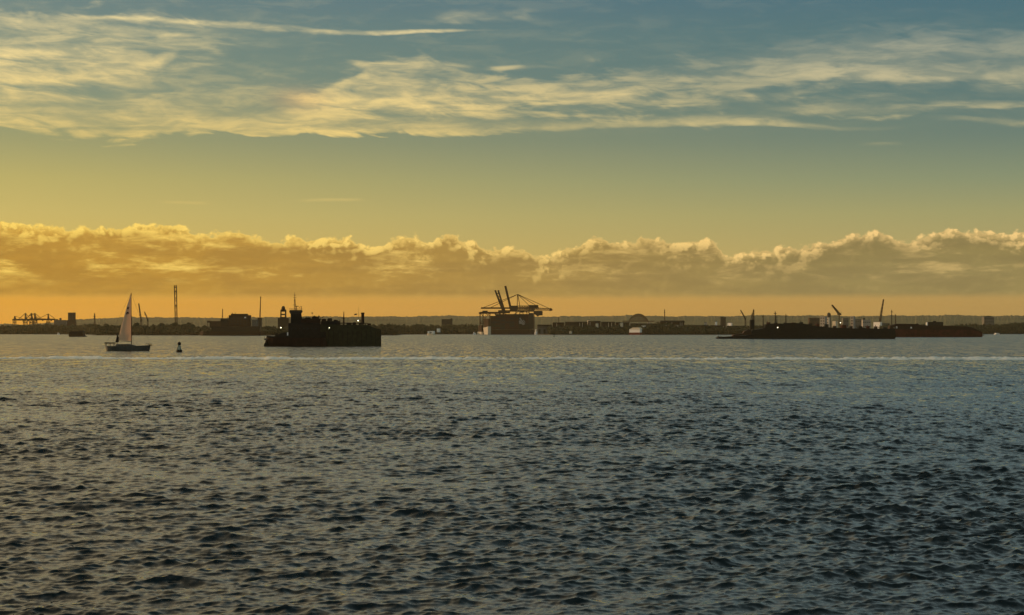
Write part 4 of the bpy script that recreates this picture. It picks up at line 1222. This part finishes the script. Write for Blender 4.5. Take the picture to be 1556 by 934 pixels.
PY = 4480
sts('crane with twin raised boom at the left of the container terminal', PY + 60, (734, 764), 489, (729, 775, 474.6), None, (765.5, 475, 752.4, 440.8), pair=4.6, box=(757, 768))
sts('crane with single raised boom, the highest, in the middle of the terminal', PY + 20, (760, 790), 489, (757, 812, 472.2), None, (777, 473, 767.6, 434.4), pair=.6, box=(776, 786))
sts('crane with lowered boom and pointed apex frame at the right of the terminal', PY - 30, (784, 811.4), 489, (731, 819, 467.8), (786.8, 447), None, stays=((745, 467.4), (730.5, 468.6), (806, 466), (817, 465.4), (838, 470)), box=(776, 786))
# its boom beyond the legs, deeper and redder
T = Thing('container_crane', 'second lowered crane whose boom reaches farthest right over the water', 'crane', 808, PY - 90, 2, 0, 'ship-to-shore cranes')
x, h = T.x, T.h
for lx in (804, 811.5):
    for yy in (-8, 8):
        T.part('leg', MB().bar((x(lx), yy, 0), (x(lx), yy, h(469)), 2.2, 1.8), 'brown')
T.part('portal_beam', MB().bar((x(804), -8, h(490)), (x(811.5), -8, h(490)), 2).bar((x(804), 8, h(490)), (x(811.5), 8, h(490)), 2), 'brown')
T.part('boom', MB().lattice((x(800), 0, h(468.5)), (x(838.5), 0, h(470.2)), 6.0, 4.0, 1.3, 9), 'rust')
T.part('boom_tip', MB().prism([(x(835), h(472.4)), (x(835), h(469)), (x(837), h(467.4)), (x(840), h(470.6)), (x(839), h(471.8))], -2.5, 2.5), 'rust')
T.part('machinery_house', MB().box(x(803), x(818), -4, 4, h(466.8), h(463.2), .5), 'black')
T.part('operator_cab', MB().box(x(819), x(824.5), -2.5, 2.5, h(479), h(472.4), .5), 'darkgrey')
T.part('trolley_truss', MB().lattice((x(779), 0, h(467.4)), (x(812), 0, h(467.4)), 9.0, 9.0, 1.5, 9), 'brown')
T.part('spreader', MB().box(x(790), x(797), -3, 3, h(474.6), h(472.8), .3).bar((x(791), 0, h(473)), (x(791), 0, h(469)), .5).bar((x(796), 0, h(473)), (x(796), 0, h(469)), .5), 'black')
T.part('hanging_gear', MB().prism([(x(812), h(477)), (x(812), h(472)), (x(824), h(472)), (x(822), h(478)), (x(817), h(480.5))], -2, 2), 'brown')
sts('far crane with leaning red legs at the left foot of the terminal', PY - 40, (729.5, 744.5), 491, (727.5, 760, 475.4), None, None, m='rust', box=(733, 741))

# container ship between the cranes
T = Thing('container_ship', 'dark container ship lying between the terminal cranes', 'ship', 778, PY - 130)
x, h = T.x, T.h
T.part('hull', hull(T, x(742), x(812), h(500.5), 34, bow_l=8, bow_r=10, draft=1, rake=-2), 'cont1')
T.part('deck', MB().box(x(745.5), x(809), -14, 14, h(500.4), h(499.4)), 'black')
T.part('deckhouse', MB().box(x(803.4), x(810.4), -12, 12, h(499.4), h(475.4), .5), 'darkgrey')
db = T.o.children[-1]
for r_ in range(4):
    T.part('window', MB().box(x(804.4), x(809.4), -12.1, -12.02, h(481 + r_ * 3.6), h(479.8 + r_ * 3.6)), 'glass', db)
# emblem panel: pale slanted strokes on a dark board above the deck
ep = T.part('sign_board', MB().box(x(787.5), x(798), -15.4, -15.0, h(495.5), h(480.6)), 'black')
for pts in ([(789.0, 484.0), (790.4, 482.2), (797.6, 492.0), (796.8, 493.4)], [(788.6, 487.0), (790.4, 486.4), (795.8, 492.8), (795.0, 494.2), (792.6, 492.0), (788.8, 491.8)], [(794.6, 486.2), (795.6, 485.8), (798.0, 489.6), (797.8, 491.0)]):
    T.part('emblem_stroke', MB().prism([(x(a), h(b)) for a, b in pts], -15.5, -15.403), 'concrete', ep)

proto = None
rnd = random.Random(12)
ncol, nrow_ = 8, 8
S = (PY - 130) / F
Lc = 12.2; Hc = (T.h(477) - T.h(499.4)) / nrow_
for c in range(ncol):
    for r_ in range(nrow_):
        cx_ = (745.6 + (803.2 - 745.6) * (c + .5) / ncol - 778) * S
        z0 = T.h(499.4) + r_ * Hc + .02
        if r_ == nrow_ - 1 and c in (0,): continue
        mname = rnd.choice(('cont1', 'cont2', 'cont3', 'cont1'))
        key = 'c_' + mname
        if key not in globals():
            mb = MB().box(-5.85, 5.85, -12.5, 12.5, 0, Hc - .05)
            for k in range(13):
                mb.box(-5 + k * .8, -4.7 + k * .8, -12.62, -12.503, .3, Hc - .4)
            o = mb.build('shipping_container', M[mname]); globals()[key] = o.data
            o.data.name = 'container'
        else:
            o = bpy.data.objects.new('shipping_container', globals()[key]); col.objects.link(o)
        o.location = (T.o.location.x + (cx_ - T.o.location.x), PY - 130, z0)
        tag(o, 'dark shipping container in the tall block stacked on the container ship', 'container', 'containers stacked on the ship')

# sunlit hull between the left legs
T = Thing('ferry_boat', 'orange-lit white vessel standing between the left crane legs', 'boat', 739.6, PY - 150, 0, -44)
x, h = T.x, T.h
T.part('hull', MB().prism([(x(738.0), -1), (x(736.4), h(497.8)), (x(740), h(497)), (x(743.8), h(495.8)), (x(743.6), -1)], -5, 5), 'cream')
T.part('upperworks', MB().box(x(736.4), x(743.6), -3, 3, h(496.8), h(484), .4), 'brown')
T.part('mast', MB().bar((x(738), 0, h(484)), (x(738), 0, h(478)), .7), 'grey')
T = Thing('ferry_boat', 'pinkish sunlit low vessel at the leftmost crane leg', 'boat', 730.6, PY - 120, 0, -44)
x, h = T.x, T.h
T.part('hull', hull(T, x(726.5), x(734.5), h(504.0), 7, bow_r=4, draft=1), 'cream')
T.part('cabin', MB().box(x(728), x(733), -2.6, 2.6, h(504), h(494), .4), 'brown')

# far left port
LY = 5250
sts('small hazy crane standing apart, leftmost on the skyline', LY, (20.5, 23.6), 490, (19, 40, 485.6), (22.6, 480), None, m='brown', scale=.6, span=12, stays=((38, 485.4),))
sts('second small hazy crane from the left, at the port', LY + 40, (36.5, 40.6), 490, (26, 48, 485.4), (38.6, 475.6), None, scale=.7, span=14, stays=((28, 485), (47, 485)))
sts('third small hazy crane from the left with broad top', LY + 20, (46, 50), 490, (40, 60, 485.2), (47.8, 475.6), None, scale=.75, span=14, stays=((40, 484), (60, 484.6)))
sts('fourth small hazy crane from the left, beside the broad one', LY - 20, (51.4, 55.4), 490, (46, 70, 484.8), (53, 475.6), None, scale=.75, span=14, stays=((44, 480), (62, 483.4)))
sts('fifth small hazy crane from the left with long sloping stays', LY + 10, (71.6, 75), 490, (57, 84, 485), (73.2, 476.6), None, scale=.6, span=14, stays=((58, 484.4), (83, 483.6)))
building('low hazy sheds right of the small port cranes', 82, 101, 486.4, LY + 60, 'grey', windows=5, roofbits=((84, 87, 484.6), (89.5, 92, 483)), name='warehouse', cat='warehouse')
def silo():
    T = Thing('grain_silo', 'ribbed silo block standing tallest right of the small port cranes', 'silo', 109, LY - 60, 2)
    x, h = T.x, T.h
    for k in range(5):
        T.part('silo_cell', MB().lathe([(2.4, h(497)), (2.4, h(475.2)), (1.8, h(474.6))], x(104.4 + k * 2.35), 0, 12), 'brown')
    T.part('base', MB().prism([(x(101), 0), (x(103), h(487)), (x(115), h(486)), (x(117), 0)], -6, 6), 'brown')
silo()

# ---- piers, sheds and gantries between the cranes and the black ship
def shed(label, x0, x1, top, Y, m='darkgrey', doors=0, posts=(), eave=None, roofm='darkgrey', z=2):
    """open-fronted waterfront shed: posts and a roof, walls behind"""
    T = Thing('warehouse', label, 'warehouse', (x0 + x1) / 2, Y, z)
    x, h = T.x, T.h
    e = eave or top + 1.4
    T.part('roof', MB().prism([(x(x0), h(e)), (x(x0 + 1), h(top)), (x(x1 - 1), h(top)), (x(x1), h(e))], -2, 22), roofm)
    wl = T.part('wall', MB().box(x(x0 + .5), x(x1 - .5), 4, 20, 0, h(e) - .01), m)
    for px in posts:
        T.part('post', MB().bar((x(px), 1, 0), (x(px), 1, h(e)), .9), 'cream')
    n = doors
    for k in range(n):
        c = x0 + (x1 - x0) * (k + .5) / n
        T.part('door', MB().box(x(c - 1.6), x(c + 1.6), 3.9, 3.997, 0, h(e) * .55), 'black', wl)
    return T
shed('grey-walled shed just right of the container cranes', 816, 839, 493, 4060, 'grey', 3)
shed('flat dark shed left of the short dark mast', 839.5, 858, 489.6, 4070, 'brick', 2, (846,))
shed('long flat-roofed dark pier shed right of the short dark mast', 858.5, 893, 488.6, 4055, 'darkgrey', 4, (881, 885))
shed('dark pier shed with the taller roof hump', 893.5, 913, 487.4, 4065, 'brick', 2, (896.6,))
shed('dark pier shed with two pale pillars at its end', 913.5, 935, 488.6, 4050, 'darkgrey', 2, (924.6, 929.4))
shed('dark pier shed left of the arch bridge', 935.5, 957, 489.2, 4060, 'brick', 3, (941,))
shed('dark shed behind the white house at the water', 958, 998, 491.2, 4080, 'darkgrey', 4)
shed('flat gantry-roofed hall beneath the tall radio mast', 1003, 1040.6, 486.8, 4050, 'brown', 0, (1013, 1021, 1033.6, 1036.4), 489.6)
shed('first low dark container shed right of the gantry hall', 1041, 1077, 493.6, 4040, 'brick', 0)
shed('second low dark container shed, beyond the first', 1078, 1103, 494, 4045, 'darkgrey', 0, (1099.5,))
shed('low grey shed behind the bow of the black ship', 1104, 1138, 494.6, 4080, 'grey', 3)
for lab, a, b, t, Y, mm in (('small pale hut on the roofline right of the short dark mast', 892, 894.6, 486.4, 4100, 'cream'),
        ('tiny pale cabin between the dark pier sheds', 905, 907.4, 491.5, 4040, 'cream'),
        ('tiny pale cabin above the two pale pillars', 942.6, 945, 490.6, 4040, 'cream'),
        ('low white cabin right of the white house', 974, 979.6, 494.6, 4030, 'white'),
        ('low pale cabin under the tall radio mast', 1005.6, 1012, 494.6, 4030, 'cream'),
        ('low pale cabin right of the one under the radio mast', 1025, 1029, 494.4, 4030, 'cream'),
        ('small white tank house left of the dark narrow block', 1086.4, 1088.2, 488.6, 4300, 'white'),
        ('tiny white hut left of the small white tank house', 1070, 1073, 490, 4300, 'concrete'),
        ('low white hut right of the dark narrow block', 1105.6, 1111, 490.4, 4350, 'white'),
        ('tiny white cabin above the motor boats left of the cranes', 663.6, 667.2, 499.0, 4350, 'white'),
        ('tiny tan shack at the pier left of the two pale pillars', 865, 867.4, 503.4, 4010, 'cream')):
    T = Thing('cabin', lab, 'cabin', (a + b) / 2, Y, 2, -36)
    x, h = T.x, T.h
    hb = max(0, h(t) - 9)
    T.part('wall', MB().box(x(a), x(b), 0, 5, 0 if hb < 3 else hb, h(t)), mm)
    T.part('roof', MB().prism([(x(a) - .4, h(t) + .003), ((x(a) + x(b)) / 2, h(t) + 1.6), (x(b) + .4, h(t) + .003)], -.4, 5.4), 'grey')
    T.part('door', MB().box((x(a) + x(b)) / 2 - .5, (x(a) + x(b)) / 2 + .5, -.06, -.003, 0 if hb < 3 else hb, (0 if hb < 3 else hb) + 2.1), 'darkgrey')
    if hb >= 3: T.part('stilts', MB().bar((x(a) + .5, 1, 0), (x(a) + .5, 1, hb), .5).bar((x(b) - .5, 1, 0), (x(b) - .5, 1, hb), .5).bar((x(a) + .5, 4, 0), (x(a) + .5, 4, hb), .5).bar((x(b) - .5, 4, 0), (x(b) - .5, 4, hb), .5), 'darkgrey')
# white waterfront house with red foot
T = Thing('boathouse', 'white sunlit boathouse with dark red foot at the water below the arch bridge', 'boathouse', 964.5, 3960, 0, -30)
x, h = T.x, T.h
T.part('wall', MB().box(x(956.5), x(972), 0, 10, h(505), h(500.2)), 'white')
T.part('roof', MB().prism([(x(957), h(500.1)), (x(961.5), h(497.4)), (x(970.6), h(497.4)), (x(972.6), h(500.1))], -.6, 10.6), 'cream')
T.part('base', MB().box(x(956), x(972.4), -.6, 10.4, -1, h(505) - .01), 'red')

# ---- arch bridge
def arch():
    T = Thing('arch_bridge', 'round steel arch bridge rising hazily above the piers', 'bridge', 970, 7800, 2)
    x, h = T.x, T.h
    def P(s, r_=0.0):
        px = 955.4 + 29.4 * s
        row = 489.5 - (12.4 - r_) * (math.sin(math.pi * s) ** .62 if 0 < s < 1 else 0)
        return x(px), h(row)
    n = 16
    for yy in (-12, 12):
        up = MB(); web = MB()
        for i in range(n):
            a, b = P(i / n), P((i + 1) / n)
            c, d = P(i / n, 3.0), P((i + 1) / n, 3.0)
            up.bar((a[0], yy, a[1]), (b[0], yy, b[1]), 4.6)
            up.bar((c[0], yy, c[1]), (d[0], yy, d[1]), 2.2)
            web.bar((a[0], yy, a[1]), (d[0], yy, d[1]), 2.0); web.bar((c[0], yy, c[1]), (b[0], yy, b[1]), 2.0)
        r_ = T.part('arch_rib', up, 'brown')
        T.part('web_truss', web, 'brown', r_)
        for i in range(1, n):
            c = P(i / n, 3.0)
            T.part('hanger', MB().bar((c[0], yy, c[1]), (c[0], yy, h(487.6)), 1.8), 'brown', r_)
    T.part('deck', MB().box(x(946), x(994), -12, 12, h(488.6), h(487.2)), 'brown')
    T.part('cross_bracing', (lambda mb: [mb.bar((P(i / n)[0], -12, P(i / n)[1]), (P((i + 1) / n)[0], 12, P((i + 1) / n)[1]), 1.2) for i in range(1, n - 1)] and mb)(MB()), 'brown')
    for px in (955, 985):
        T.part('pier', MB().box(x(px - 1.4), x(px + 1.4), -13, 13, 0, h(488.7)), 'concrete')
arch()
